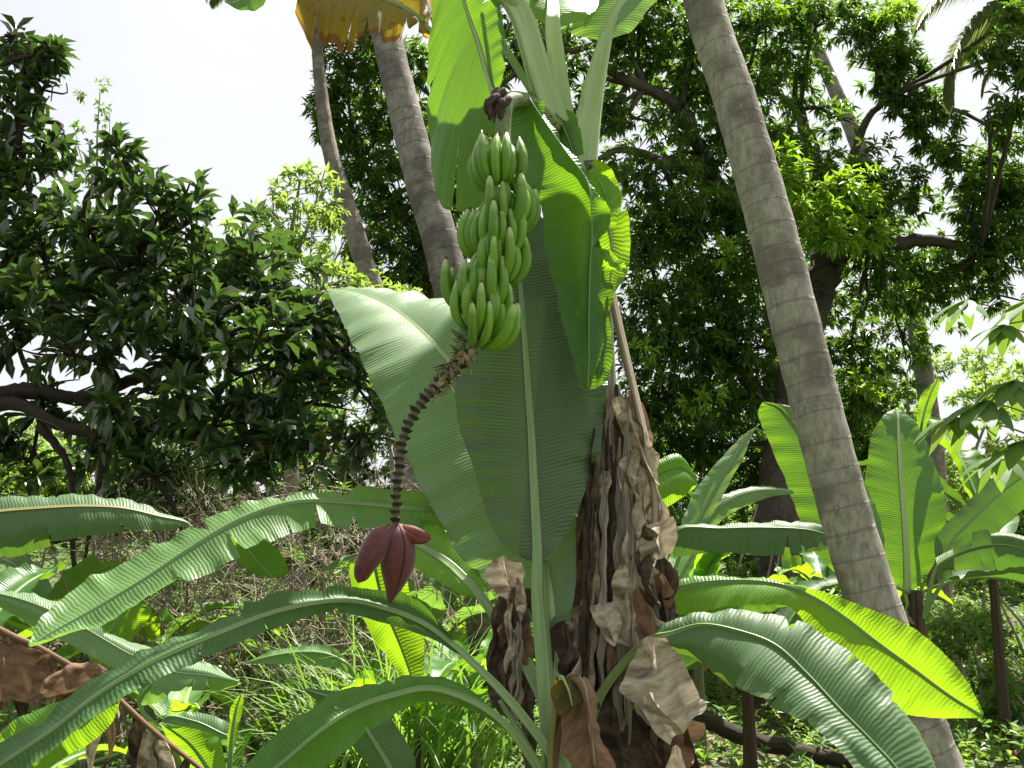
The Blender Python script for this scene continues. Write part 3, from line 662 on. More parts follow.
# vertical sheath strips hugging the pseudostem
r = np.random.default_rng(8)
for k, (x0, y0, x1, y1, w, Y, mt) in enumerate([(610, 370, 588, 700, 9, 3.86, M_sheath), (601, 395, 597, 768, 11, 3.85, M_dead), (620, 385, 616, 740, 10, 3.86, M_deadd), (594, 440, 575, 640, 9, 3.87, M_sheath),
      (587, 500, 562, 668, 10, 3.86, M_deadr), (630, 400, 640, 720, 12, 3.88, M_deadd), (615, 560, 606, 800, 12, 3.82, M_deadr), (640, 540, 652, 800, 14, 3.86, M_deadd), (625, 600, 628, 800, 15, 3.82, M_sheath), (603, 640, 590, 800, 10, 3.84, M_deadd),
      (584, 560, 583, 790, 9, 3.86, M_deadd), (660, 600, 668, 800, 14, 3.86, M_deadd), (612, 400, 604, 620, 5, 3.80, M_sheath), (650, 640, 680, 800, 12, 3.9, M_deadd), (596, 470, 590, 770, 6, 3.82, M_dead), (607, 440, 600, 700, 4, 3.8, M_dead)]):
    rows = []
    for q in range(7):
        t = q / 6; x = x0 + (x1 - x0) * t + r.normal(0, 2); y = y0 + (y1 - y0) * t; ww = w * (1 - .65 * abs(2 * t - 1) ** 3) * r.uniform(.8, 1.15)
        rows.append((x - ww, y, x, y, x + ww, y, Y + r.normal(0, .006), .03, .03))
    dead_px(rows, mt, 40 + k, name='dry_sheath', n=50, m=5, crumple=.004, ripple=.012, bulge=.1)
# curled dry leaf along the right of the stem (from the top)
dead_px([(628, 395, 632, 392, 636, 393, 3.80, 0, 0), (618, 415, 632, 412, 648, 410, 3.79, .02, .05), (634, 430, 642, 428, 652, 436, 3.78, .03, .05), (640, 445, 646, 446, 650, 448, 3.78, .02, .02)], M_deadr, 61)
dead_px([(612, 398, 616, 396, 620, 396, 3.78, 0, 0), (620, 425, 630, 420, 640, 426, 3.77, .02, .02), (630, 448, 640, 444, 655, 452, 3.76, .04, .04), (642, 478, 652, 480, 661, 484, 3.76, .03, .03)], M_dead, 62, crumple=.006)
dead_px([(630, 430, 634, 428, 640, 430, 3.8, 0, 0), (636, 455, 644, 450, 652, 455, 3.78, .02, .03), (636, 480, 646, 476, 656, 476, 3.76, .03, .05), (634, 506, 645, 506, 655, 508, 3.75, .03, .06), (638, 535, 645, 538, 652, 540, 3.76, .02, .03)], M_dead, 63, label='pale curled strip of dry leaf')
dead_px([(655, 485, 656, 482, 658, 484, 3.8, 0, 0), (652, 510, 661, 508, 667, 512, 3.79, .02, .03), (650, 535, 660, 532, 668, 540, 3.79, .03, .03), (645, 562, 655, 560, 668, 568, 3.8, .02, .03)], M_dead, 64)
dead_px([(640, 528, 642, 524, 648, 524, 3.76, 0, 0), (640, 545, 652, 532, 672, 517, 3.72, .02, .0), (642, 558, 656, 546, 674, 532, 3.70, .02, .02), (642, 566, 658, 560, 676, 555, 3.72, .04, .05)], M_dead, 65, crumple=.007, label='pale wrinkled scrap of dry leaf')
dead_px([(655, 560, 658, 556, 664, 556, 3.8, 0, 0), (650, 590, 662, 585, 675, 570, 3.78, .03, .03), (652, 625, 665, 620, 676, 600, 3.77, .03, .05), (660, 650, 668, 648, 674, 625, 3.78, .02, .03)], M_deadd, 66)
dead_px([(618, 562, 625, 558, 632, 560, 3.76, 0, 0), (612, 590, 628, 585, 644, 588, 3.73, .03, .04), (610, 620, 626, 618, 645, 625, 3.72, .03, .05), (616, 645, 630, 648, 642, 655, 3.73, .02, .03)], M_dead, 67)
dead_px([(590, 605, 600, 602, 612, 603, 3.74, .02, .02), (594, 622, 606, 618, 618, 616, 3.70, .02, .03), (604, 640, 612, 636, 621, 630, 3.69, .02, .03), (614, 646, 617, 644, 620, 640, 3.70, 0, 0)], M_dead, 68, label='pale folded scrap of dry leaf')
dead_px([(632, 590, 640, 585, 648, 588, 3.76, 0, 0), (634, 615, 648, 612, 660, 618, 3.73, .03, .04), (640, 640, 652, 640, 664, 645, 3.72, .03, .04), (652, 668, 658, 668, 664, 668, 3.73, .0, .0)], M_deadr, 69)
# big pale hanging dry leaf, lower right
dead_px([(640, 640, 648, 636, 664, 640, 3.66, 0, 0), (628, 668, 652, 662, 676, 650, 3.62, .03, .04), (620, 690, 650, 690, 685, 672, 3.58, .04, .05), (638, 708, 665, 712, 697, 692, 3.56, .03, .05), (655, 735, 680, 728, 704, 703, 3.56, .02, .04), (668, 745, 684, 732, 700, 712, 3.57, .0, .02)],
        M_dead, 70, crumple=.006, n=60, label='broad pale dry leaf hanging at the lower right')
# dark ones beneath
for k, rw in enumerate([[(600, 700, 615, 695, 630, 698, 3.8, 0, 0), (596, 740, 618, 735, 640, 738, 3.76, .03, .03), (600, 790, 625, 790, 650, 790, 3.76, .03, .03), (610, 850, 630, 850, 650, 850, 3.76, 0, 0)],
      [(640, 690, 655, 688, 668, 692, 3.8, 0, 0), (640, 730, 662, 728, 690, 735, 3.77, .03, .03), (640, 790, 670, 790, 705, 790, 3.77, .03, .03), (650, 850, 670, 850, 690, 850, 3.76, 0, 0)],
      [(575, 565, 582, 560, 590, 562, 3.82, 0, 0), (566, 600, 575, 598, 588, 600, 3.8, .03, .03), (563, 635, 570, 634, 580, 636, 3.8, .03, .03), (566, 662, 569, 662, 573, 660, 3.8, 0, 0)],
      [(668, 570, 672, 568, 677, 570, 3.8, 0, 0), (664, 600, 670, 598, 677, 600, 3.8, .03, .03), (662, 628, 668, 628, 676, 630, 3.8, .03, .03), (668, 655, 671, 655, 675, 652, 3.8, 0, 0)]]):
    dead_px(rw, [M_deadd, M_deadd, M_deadr, M_deadd][k], 80 + k)
dead_px([(672, 746, 678, 744, 682, 750, 3.6, 0, 0), (668, 762, 676, 760, 684, 768, 3.6, .01, .01), (664, 790, 676, 790, 688, 790, 3.6, 0, 0)], M_dead, 90, n=20)
for k in range(20):      # long straight sheath strips
    x0 = r.uniform(590, 636); y0 = r.uniform(385, 520); x1 = 606 + (x0 - 612) * r.uniform(1.0, 1.5) + r.normal(0, 5); y1 = r.uniform(640, 800); w = r.uniform(2.5, 7); Y = r.uniform(3.74, 3.84)
    dead_px([(x0 + (x1 - x0) * t_ - w * (1 - .95 * abs(2 * t_ - 1) ** 3) * w_, y0 + (y1 - y0) * t_, x0 + (x1 - x0) * t_ + r.normal(0, 1), y0 + (y1 - y0) * t_, x0 + (x1 - x0) * t_ + w * (1 - .95 * abs(2 * t_ - 1) ** 3) * w_, y0 + (y1 - y0) * t_, Y, .025, .025) for t_, w_ in zip(np.linspace(0, 1, 7), r.uniform(.6, 1.3, 7))],
            [M_sheath, M_deadd, M_sheath, M_dead][k % 4], 300 + k, name='dry_sheath', n=40, m=4, crumple=.004, ripple=.01, bulge=.1)
for k in range(16):      # curled scraps along both sides of the stem
    s_ = 1 if k % 3 else -1; y = r.uniform(440, 700) if s_ > 0 else r.uniform(590, 700); x = 612 + s_ * (12 + (y - 380) * .13 * r.uniform(.5, 1.0)); w = r.uniform(5, 10); ln = r.uniform(45, 110); Y = r.uniform(3.74, 3.82)
    dead_px([(x - 2, y, x, y, x + 2, y, Y, 0, 0), (x - w, y + ln * .3, x + s_ * 5, y + ln * .3, x + w, y + ln * .3, Y - .03, .05, .04), (x - w * .8, y + ln * .7, x + s_ * 9, y + ln * .65, x + w * 1.1, y + ln * .7, Y - .02, .05, .05), (x - 3 + s_ * 8, y + ln, x + s_ * 8, y + ln, x + 3 + s_ * 8, y + ln, Y, .0, .0)],
            [M_dead, M_sheath, M_deadr, M_deadd][k % 4], 500 + k, name='dry_strip', n=30, m=8, crumple=.012, bulge=.5, tears=[(s_, .5, .6)])
for k in range(26):      # loose threads and strips
    x = r.uniform(578, 668); y = r.uniform(430, 700); ln = r.uniform(30, 110); w = r.uniform(2, 6); Y = r.uniform(3.76, 3.9); dx = r.normal(0, 8)
    dead_px([(x - w, y, x, y, x + w, y, Y, .01, .01), (x + dx - w, y + ln * .5, x + dx, y + ln * .5, x + dx + w, y + ln * .5, Y - .02, .01, .02), (x + dx * .6 - 1, y + ln, x + dx * .6, y + ln, x + dx * .6 + 1, y + ln, Y, 0, 0)], [M_dead, M_deadd, M_deadr, M_sheath][k % 4], 100 + k, n=22, m=3, name='dry_strip', crumple=.008)

# ================================================================== the leafy sucker in front
B = thing('young_banana_plant', 'leafy young banana plant with huge upright central leaf, in front of the fruiting stem', 'banana plant')
g = Geo(); tube(g, [P(556, 720, 3.62), P(556, 768, 3.6), P(556, 860, 3.6), P(556, 1010, 3.6)], [.035, .055, .08, .1], 18, n=20); g.obj('pseudostem', M_pet, B)
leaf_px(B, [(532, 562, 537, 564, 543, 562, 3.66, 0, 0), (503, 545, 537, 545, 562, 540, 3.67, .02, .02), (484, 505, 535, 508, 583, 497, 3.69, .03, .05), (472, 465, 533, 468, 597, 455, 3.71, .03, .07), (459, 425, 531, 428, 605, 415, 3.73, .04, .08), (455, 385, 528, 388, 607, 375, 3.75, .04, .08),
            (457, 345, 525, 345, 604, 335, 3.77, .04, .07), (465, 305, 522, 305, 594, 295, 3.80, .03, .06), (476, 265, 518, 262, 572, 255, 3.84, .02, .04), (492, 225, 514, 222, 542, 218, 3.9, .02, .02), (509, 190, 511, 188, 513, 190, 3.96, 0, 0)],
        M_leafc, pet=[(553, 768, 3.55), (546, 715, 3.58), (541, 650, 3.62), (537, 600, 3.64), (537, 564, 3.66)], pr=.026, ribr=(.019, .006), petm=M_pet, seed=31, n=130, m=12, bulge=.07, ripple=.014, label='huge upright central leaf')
leaf_px(B, [(550, 652, 554, 652, 558, 650, 3.76, 0, 0), (512, 618, 551, 612, 574, 600, 3.78, .0, .0), (485, 585, 545, 570, 576, 545, 3.83, .0, .0), (458, 553, 532, 523, 576, 490, 3.90, -.02, .0), (433, 510, 513, 470, 574, 425, 3.98, -.04, .04), (404, 455, 488, 418, 560, 365, 4.08, -.06, .06),
            (382, 405, 458, 372, 515, 322, 4.20, -.10, .10), (361, 360, 425, 335, 468, 304, 4.34, -.14, .14), (345, 328, 392, 308, 430, 297, 4.50, -.14, .14), (334, 305, 358, 293, 388, 289, 4.62, -.1, .08), (326, 289, 328, 289, 332, 289, 4.7, 0, 0)],
        M_leafp, pet=[(560, 760, 3.64), (557, 710, 3.7), (554, 652, 3.78)], pr=.026, ribr=(.018, .005), ribm=M_rib, seed=32, n=130, m=12, bulge=.05, ripple=.016, label='big pale leaf leaning to the upper left')
# leaf arching left, passing behind the flower stalk
leaf_px(B, [(474, 522, 476, 524, 478, 526, 4.08, 0, 0), (450, 500, 440, 512, 442, 530, 4.06, .02, .0), (400, 492, 398, 507, 395, 529, 4.02, .03, 0), (345, 491, 345, 502, 340, 527, 3.97, .05, 0), (292, 494, 296, 502, 302, 530, 3.90, .06, -.04), (238, 504, 248, 516, 268, 544, 3.83, .08, -.06),
            (184, 530, 200, 542, 218, 568, 3.75, .1, -.06), (125, 562, 146, 578, 162, 596, 3.66, .12, -.06), (75, 588, 96, 608, 112, 626, 3.58, .1, -.04), (40, 622, 50, 634, 60, 640, 3.5, .04, -.02), (28, 646, 29, 647, 31, 647, 3.46, 0, 0)],
        M_leafp, pet=[(568, 780, 3.75), (556, 660, 3.95), (520, 560, 4.06), (474, 523, 4.08)], pr=.02, ribr=(.010, .003), petm=M_pet, seed=33, n=130, m=8, tears=[(1, .28, .7), (1, .36, .95), (1, .43, .9), (1, .5, .6), (1, .55, .85), (1, .66, .35), (-1, .3, .5), (-1, .42, .6), (-1, .5, .5), (-1, .57, .6)], flap=.04, gap=.35, label='long pale leaf arching to the left, its edge torn')
leaf_px(B, [(236, 530, 238, 532, 240, 536, 4.05, 0, 0), (228, 548, 250, 552, 266, 540, 4.05, .02, .02), (240, 566, 265, 570, 284, 558, 4.05, .02, .02), (262, 577, 274, 578, 288, 574, 4.05, 0, 0)], M_leaf, pet=[(330, 520, 4.1), (270, 520, 4.1), (238, 532, 4.05)], pr=.006, ribr=(.006, .003), seed=97, n=30)
# second long leaf, sweeping to the lower left corner
leaf_px(B, [(452, 636, 455, 646, 460, 655, 3.52, 0, 0), (418, 602, 425, 624, 430, 638, 3.53, .02, .0), (378, 593, 385, 608, 380, 622, 3.50, .03, .0), (335, 594, 340, 600, 335, 612, 3.42, .05, .0), (278, 601, 280, 610, 284, 625, 3.28, .08, .0), (215, 622, 220, 632, 226, 650, 3.08, .1, -.02),
            (152, 648, 160, 658, 170, 674, 2.98, .1, -.02), (95, 678, 105, 689, 114, 706, 2.9, .09, -.02), (42, 720, 50, 731, 58, 748, 2.83, .08, -.02), (-15, 755, -5, 768, 5, 786, 2.78, .06, -.02), (-60, 806, -58, 810, -55, 815, 2.74, 0, 0)],
        M_leafb, pet=[(566, 780, 3.5), (545, 745, 3.5), (505, 695, 3.5), (470, 660, 3.51), (455, 646, 3.52)], pr=.019, ribr=(.010, .003), petm=M_pet, seed=34, n=130, m=8, tears=[(-1, .46, .3), (1, .43, .8), (1, .54, .6), (1, .3, .4), (1, .65, .3)], flap=.02, gap=.12, label='long narrow grey green leaf sweeping to the lower left')
# third: arches up behind the flower and droops
leaf_px(B, [(484, 600, 486, 604, 490, 602, 3.80, 0, 0), (452, 590, 466, 580, 478, 568, 3.84, -.02, .03), (428, 575, 444, 560, 456, 540, 3.9, -.02, .04), (400, 563, 418, 545, 430, 522, 3.97, -.02, .05), (372, 560, 395, 537, 405, 518, 4.04, -.02, .05), (352, 566, 378, 538, 385, 520, 4.10, .0, .05),
            (352, 590, 374, 560, 398, 552, 4.18, .02, .04), (366, 625, 384, 605, 412, 598, 4.22, .03, .03), (390, 660, 402, 650, 424, 640, 4.24, .03, .03), (418, 700, 420, 702, 423, 700, 4.25, 0, 0)],
        M_leafy, pet=[(560, 740, 3.6), (540, 690, 3.66), (512, 640, 3.74), (486, 604, 3.80)], pr=.03, ribr=(.018, .004), petm=M_pet, seed=35, n=100, m=8, tears=[(-1, .3, .3), (1, .5, .3)], gap=.15, flap=.02, label='bright leaf curling over behind the flower')
# fourth: low leaf to the lower left
leaf_px(B, [(500, 715, 503, 722, 506, 730, 3.44, 0, 0), (466, 688, 470, 700, 475, 712, 3.40, .02, .02), (425, 676, 430, 688, 432, 702, 3.34, .03, .02), (385, 683, 392, 695, 398, 712, 3.26, .04, .02), (345, 690, 355, 708, 364, 736, 3.16, .05, .02), (306, 712, 318, 732, 325, 768, 3.06, .05, .02),
            (262, 748, 275, 768, 290, 800, 2.98, .05, .02), (215, 795, 220, 805, 226, 815, 2.9, 0, 0)],
        M_leaf, pet=[(560, 800, 3.52), (535, 762, 3.5), (503, 722, 3.44)], pr=.022, ribr=(.012, .003), petm=M_pet, seed=36, n=90, m=8, tears=[(-1, .4, .25), (1, .55, .2)], gap=.1, flap=.02, label='low leaf curving to the bottom edge')
leaf_px(B, [(404, 800, 408, 805, 412, 800, 3.75, 0, 0), (375, 770, 390, 768, 415, 760, 3.75, .03, .03), (350, 745, 372, 738, 395, 725, 3.76, .03, .03), (328, 715, 350, 706, 372, 700, 3.78, .03, .03), (304, 690, 306, 689, 310, 688, 3.8, 0, 0)],
        M_leafb, pet=[(560, 900, 3.6), (480, 860, 3.68), (408, 805, 3.75)], pr=.02, seed=37, n=50)
# yellowing, browned leaf at the bottom
dead_px([(548, 790, 552, 790, 556, 790, 3.50, 0, 0), (553, 740, 556, 735, 560, 738, 3.50, .0, .0), (556, 690, 568, 678, 578, 676, 3.46, .02, .02), (562, 720, 584, 684, 592, 690, 3.42, .02, .03), (560, 750, 588, 715, 600, 725, 3.40, .04, .05), (572, 770, 594, 760, 612, 765, 3.38, .05, .05), (580, 800, 596, 800, 615, 800, 3.37, 0, 0)],
        M_deadr, 95, parent=B, name='leaf', ribm=M_dead, label='rust brown withered leaf with yellow top')
for sgn, (x, y) in enumerate(((556, 690), (588, 690))):
    g = Geo(); tube(g, [P(548 + sgn * 4, 800, 3.5), P(552 + sgn * 6, 740, 3.49), P(558 + sgn * 12, 700, 3.45), P(572, 678, 3.43), P(586, 700, 3.41), P(594, 768, 3.38)][:4 + sgn * 2], [.012, .011, .01, .008], 7, n=30)
    g.obj('dry_petiole', M_deadr if sgn else M_ribd, B)
leaf_px(B, [(556, 676, 562, 680, 566, 684, 3.42, 0, 0), (552, 690, 562, 678, 574, 674, 3.42, .02, .0), (554, 706, 568, 690, 584, 680, 3.41, .02, .02), (560, 716, 572, 706, 588, 700, 3.41, 0, 0)], M_dying, seed=96, n=20, label='yellow patch of a dying leaf')
# dark dry leaves between sucker and the big leaf
for k, rw in enumerate([[(492, 560, 505, 556, 520, 562, 3.70, 0, 0), (486, 575, 505, 568, 524, 578, 3.68, .02, .03), (500, 595, 512, 592, 526, 594, 3.68, .03, .03), (515, 606, 520, 604, 527, 604, 3.7, 0, 0)],
      [(505, 588, 515, 584, 526, 588, 3.74, 0, 0), (500, 620, 513, 618, 528, 622, 3.72, .03, .03), (494, 655, 508, 652, 528, 660, 3.72, .03, .03), (490, 690, 504, 690, 524, 700, 3.72, .03, .03), (500, 715, 508, 718, 520, 722, 3.74, 0, 0)],
      [(522, 590, 526, 588, 532, 590, 3.78, 0, 0), (518, 650, 525, 650, 534, 650, 3.76, .02, .02), (520, 720, 527, 720, 536, 720, 3.76, .02, .02), (525, 780, 530, 780, 536, 780, 3.76, 0, 0)],
      [(498, 590, 503, 585, 508, 588, 3.72, 0, 0), (488, 650, 494, 640, 502, 650, 3.7, .02, .02), (484, 690, 489, 680, 497, 690, 3.7, .02, .02)]]):
    dead_px(rw, [M_dead, M_deadd, M_deadd, M_deadd][k], 110 + k, parent=B)
for k in range(9):
    x = r.uniform(492, 528); y = r.uniform(575, 650); ln = r.uniform(50, 120); w = r.uniform(4, 10); Y = r.uniform(3.62, 3.70)
    dead_px([(x - 1, y, x, y, x + 1, y, Y, 0, 0), (x - w, y + ln * .35, x + 3, y + ln * .35, x + w, y + ln * .35, Y - .02, .03, .03), (x - w, y + ln * .7, x - 4, y + ln * .7, x + w * .8, y + ln * .7, Y, .03, .03), (x - 3, y + ln, x - 3, y + ln, x - 2, y + ln, Y, 0, 0)],
            [M_deadr, M_sheath, M_deadd, M_dead][k % 4], 560 + k, parent=B, name='dry_strip', n=26, m=6, crumple=.008, bulge=.4)
for k, (p0, p1, p2) in enumerate((((560, 780, 3.66), (556, 690, 3.72), (566, 560, 3.86)), ((562, 780, 3.68), (549, 660, 3.72), (545, 560, 3.82)), ((552, 790, 3.5), (522, 735, 3.52), (500, 700, 3.55)))):
    g = Geo(); tube(g, [P(*p0), P(*p1), P(*p2)], [.022, .016, .010], 10, n=20, prof=chan); g.obj('petiole', M_pet, B)

# ================================================================== the plant behind the dry stem, right hand leaves
Cc = thing('young_banana_plant', 'low banana plant behind the dry stem, long grey and lime leaves reaching right', 'banana plant')
g = Geo(); tube(g, [P(592, 700, 3.95), P(588, 768, 3.9), P(585, 870, 3.9), P(585, 1000, 3.9)], [.02, .035, .05, .06], 14, n=16); g.obj('pseudostem', M_pet, Cc)
leaf_px(Cc, [(646, 640, 650, 640, 654, 644, 3.70, 0, 0), (668, 622, 672, 634, 664, 650, 3.68, .03, .0), (705, 611, 702, 626, 690, 655, 3.64, .05, -.02), (745, 611, 738, 632, 716, 672, 3.58, .06, -.03), (790, 618, 775, 646, 740, 690, 3.50, .07, -.04), (832, 640, 808, 676, 772, 702, 3.42, .07, -.04),
            (868, 668, 838, 708, 806, 722, 3.34, .07, -.04), (905, 705, 872, 742, 842, 755, 3.27, .06, -.04), (940, 765, 905, 780, 880, 800, 3.2, .04, -.02), (950, 850, 946, 852, 940, 852, 3.15, 0, 0)],
        M_leafb, pet=[(588, 760, 3.88), (596, 705, 3.8), (622, 665, 3.74), (650, 640, 3.70)], pr=.02, ribr=(.013, .004), petm=M_pet, ribm=M_rib, seed=41, n=130, m=10, bulge=.09, tears=[(-1, .46, .45), (-1, .62, .35), (-1, .75, .2), (1, .42, .3), (1, .55, .2), (1, .66, .55), (1, .84, .3)], gap=.2, flap=.03, label='broad grey green leaf drooping to the lower right')
leaf_px(Cc, [(668, 590, 670, 594, 672, 598, 4.10, 0, 0), (686, 575, 690, 586, 680, 614, 4.08, .05, -.03), (722, 575, 728, 582, 712, 610, 4.04, .06, -.04), (765, 578, 770, 584, 752, 604, 3.98, .06, -.04), (805, 586, 806, 594, 790, 608, 3.88, .0, .02), (852, 602, 842, 616, 816, 640, 3.76, -.03, .05),
            (892, 618, 876, 642, 846, 675, 3.66, -.04, .06), (930, 640, 912, 668, 885, 706, 3.60, -.04, .06), (966, 680, 950, 696, 930, 718, 3.56, -.03, .04), (984, 714, 983, 716, 981, 718, 3.52, 0, 0)],
        M_leafy, pet=[(586, 770, 3.95), (605, 690, 4.05), (640, 620, 4.12), (670, 594, 4.10)], pr=.02, ribr=(.012, .003), petm=M_pet, ribm=M_rib, seed=42, n=120, m=9, bulge=.07, tears=[(-1, .45, .3)], gap=.1, flap=.015, label='lime green leaf glowing against the light')
leaf_px(Cc, [(672, 600, 675, 602, 678, 606, 4.14, 0, 0), (690, 590, 686, 612, 676, 635, 4.12, .04, -.02), (712, 592, 706, 615, 686, 645, 4.1, .04, -.02), (738, 600, 724, 622, 705, 640, 4.1, .03, -.02), (745, 618, 744, 620, 740, 622, 4.1, 0, 0)],
        M_leaf, pet=[(590, 770, 3.98), (620, 670, 4.1), (675, 602, 4.14)], pr=.014, seed=43, n=40)

# ================================================================== palm trunks
def palm_mat(name, a, b, ring, lichen):
    m, nt = newmat(name); n = N(nt)
    uv = n('ShaderNodeUVMap'); sp = n('ShaderNodeSeparateXYZ', i_0=uv.outputs[0]); tc = n('ShaderNodeTexCoord')
    n1 = n('ShaderNodeTexNoise', i_Scale=1., i_Detail=6., i_Roughness=.7, i_Vector=n('ShaderNodeMapping', i_Scale=(30, 30, 12), i_Vector=tc.outputs['Object']).outputs[0])
    n2 = n('ShaderNodeTexNoise', i_Scale=1., i_Detail=3., i_Vector=n('ShaderNodeMapping', i_Scale=(3, 3, 4), i_Vector=tc.outputs['Object']).outputs[0])
    n3 = n('ShaderNodeTexNoise', i_Scale=1., i_Detail=2., i_Vector=n('ShaderNodeMapping', i_Scale=(70, 70, 70), i_Vector=tc.outputs['Object']).outputs[0])
    col = n.ramp(n1.outputs[0], [(.32, a), (.66, b)])
    n4 = n('ShaderNodeTexNoise', i_Scale=1., i_Detail=2., i_Vector=n('ShaderNodeCombineXYZ', i_2=n.math('MULTIPLY', sp.outputs[1], 2.3)).outputs[0])
    v = n.math('ADD', n.math('MULTIPLY', sp.outputs[1], 7.6), n.math('ADD', n.math('MULTIPLY', n4.outputs[0], 3.0), n.math('MULTIPLY', n2.outputs[0], .35)))
    fr = n.math('FRACT', v); rg = n.math('MINIMUM', n.math('MAXIMUM', n.math('MULTIPLY', n.math('SUBTRACT', fr, .86), 14.), 0.), 1.)
    patch = n.math('MINIMUM', n.math('MAXIMUM', n.math('MULTIPLY', n.math('SUBTRACT', n.math('ADD', n2.outputs[0], n.math('MULTIPLY', n1.outputs[0], .35)), .66), 7.), 0.), .6)
    col = n.mix(patch, col, ring); col = n.mix(n.math('MULTIPLY', rg, .4), col, ring)
    li = n.math('MINIMUM', n.math('MAXIMUM', n.math('MULTIPLY', n.math('SUBTRACT', n3.outputs[0], .66), 18.), 0.), .8)
    col = n.mix(li, col, lichen)
    h = n.math('SUBTRACT', n.math('MULTIPLY', n1.outputs[0], 1.), n.math('MULTIPLY', rg, .8))
    bp = n('ShaderNodeBump', i_Strength=.8, i_Distance=.008, i_Height=h)
    pb = n('ShaderNodeBsdfPrincipled', i_Roughness=.88, i_Base_Color=col, i_Normal=bp.outputs[0]); pb.inputs['Specular IOR Level'].default_value = .2
    out = n('ShaderNodeOutputMaterial'); n.l(pb.outputs[0], out.inputs[0]); return m
M_palm = palm_mat('palm_bark', (.19, .17, .14), (.42, .39, .335), (.105, .088, .072), (.45, .43, .36))
M_palm2 = palm_mat('dark_palm_bark', (.15, .135, .115), (.34, .31, .27), (.06, .05, .043), (.30, .29, .25))
M_palm3 = palm_mat('grey_palm_bark', (.17, .15, .125), (.34, .30, .25), (.09, .08, .065), (.48, .46, .4))
F_frond = foliage_mat('palm_frond', (.08, .12, .05), (.18, .23, .10), (.4, .5, .14), .35, .4)
F_frondd = foliage_mat('dry_frond', (.18, .14, .06), (.34, .27, .12), (.5, .38, .1), .35, .6)

def palm_trunk(parent, pts, mat, sides=24, wav=.032):
    pp = catmull([P(*p[:3]) for p in pts], 220); rad = np.interp(np.linspace(0, 1, 220), np.linspace(0, 1, len(pts)), [p[3] for p in pts])
    L = np.concatenate([[0], np.cumsum(np.linalg.norm(np.diff(pp, axis=0), axis=1))]); rad = rad * (1 + wav * np.abs(np.sin(L * 12.5 + np.sin(L * 3))) + wav * .7 * np.sin(L * 2.1))
    g = Geo(); tube(g, pp, rad, sides); return g.obj('trunk', mat, parent)

def frond(parent, base, az, el, L, droop, mat, seed=0, wmax=.42):
    r = np.random.default_rng(seed); NN = 30; p = np.array(base, float); pts = [p.copy()]; a = R(az); e = R(el)
    for i in range(NN):
        s = i / NN; ee = e - droop * s; p = p + np.array([math.cos(a) * math.cos(ee), math.sin(a) * math.cos(ee), math.sin(ee)]) * L / NN; pts.append(p.copy())
    pts = np.array(pts); g = Geo(); tube(g, pts, np.linspace(.03, .004, len(pts)), 6)
    T = unit(np.gradient(pts, axis=0)); V = []; F = []; c = 0
    for q in range(150):
        t = .12 + .86 * q / 150; i = min(int(t * NN), NN - 1); b = pts[i] + (pts[i + 1] - pts[i]) * (t * NN - i); side = unit(np.cross(T[i], [0, 0, 1.]))
        for sg in (-1, 1):
            ln = L * .24 * math.sin(math.pi * min(.98, t * .9 + .1)) ** .6 * r.uniform(.85, 1.1)
            d = unit(side * sg * 1.0 + T[i] * .7 + np.array([0, 0, -.1 + r.normal(0, .1)])); d2 = unit(d + np.array([0, 0, -.9]))
            w = unit(np.cross(d, [0, 0, 1.])) * .018
            m1 = b + d * ln * .5; m2 = m1 + d2 * ln * .5
            V += [b - w * .6, b + w * .6, m1 + w, m1 - w, m2]; F.append((c, c + 1, c + 2, c + 3)); F.append((c + 3, c + 2, c + 4, c + 4)); c += 5
    F4 = [f for f in F if f[2] != f[3]]; F3 = [f[:3] for f in F if f[2] == f[3]]
    g.add(np.array(V), np.array(F4), np.array(F3), rnd=r.uniform(0, 1, len(V))); return g.obj('frond', mat, parent)

def palm_head(parent, c, n_, L, sd, mat=None, dry=2, els=(10, 60)):
    r = np.random.default_rng(sd)
    for k in range(n_):
        frond(parent, c, k * 360 / n_ + r.uniform(-12, 12), r.uniform(*els), L * r.uniform(.85, 1.1), r.uniform(1.2, 2.1), F_frondd if k < dry else (mat or F_frond), sd * 50 + k)

t = thing('coconut_palm', 'thick grey palm trunk leaning left, right of the fruiting banana plant', 'palm tree', 'palm trees rising over the grove')
palm_trunk(t, [(600, -1150, 7.4, .12), (655, -600, 6.8, .12), (690, -200, 6.3, .125), (700, -20, 6.0, .125), (735, 100, 5.85, .13), (772, 230, 5.75, .133), (812, 390, 5.65, .137), (850, 530, 5.6, .14), (885, 640, 5.55, .143), (935, 775, 5.5, .15), (985, 900, 5.45, .17), (1010, 960, 5.45, .21), (1030, 1010, 5.45, .25)], M_palm, 32)
palm_head(t, P(600, -1150, 7.4), 11, 3.3, 1, els=(20, 70))
t = thing('coconut_palm', 'dark ringed palm trunk behind the left edge of the banana bunch', 'palm tree', 'palm trees rising over the grove')
palm_trunk(t, [(290, -750, 9.6, .13), (350, -180, 9.0, .135), (384, 20, 8.8, .14), (402, 100, 8.7, .145), (422, 180, 8.6, .15), (445, 260, 8.5, .155), (470, 400, 8.4, .16), (485, 560, 8.4, .17), (495, 730, 8.4, .22)], M_palm2)
palm_head(t, P(290, -750, 9.6), 10, 4.0, 2)
t = thing('coconut_palm', 'slender pale palm trunk curving against the white sky', 'palm tree', 'palm trees rising over the grove')
palm_trunk(t, [(322, -60, 14.5, .08), (317, 30, 14.3, .082), (321, 90, 14.2, .095), (330, 150, 14.1, .11), (348, 210, 14, .135), (365, 265, 14, .15), (385, 330, 14, .17), (400, 420, 14, .18), (415, 620, 14, .25)], M_palm3, 16)
palm_head(t, P(322, -60, 14.5), 14, 2.6, 3, dry=3, els=(-10, 60))
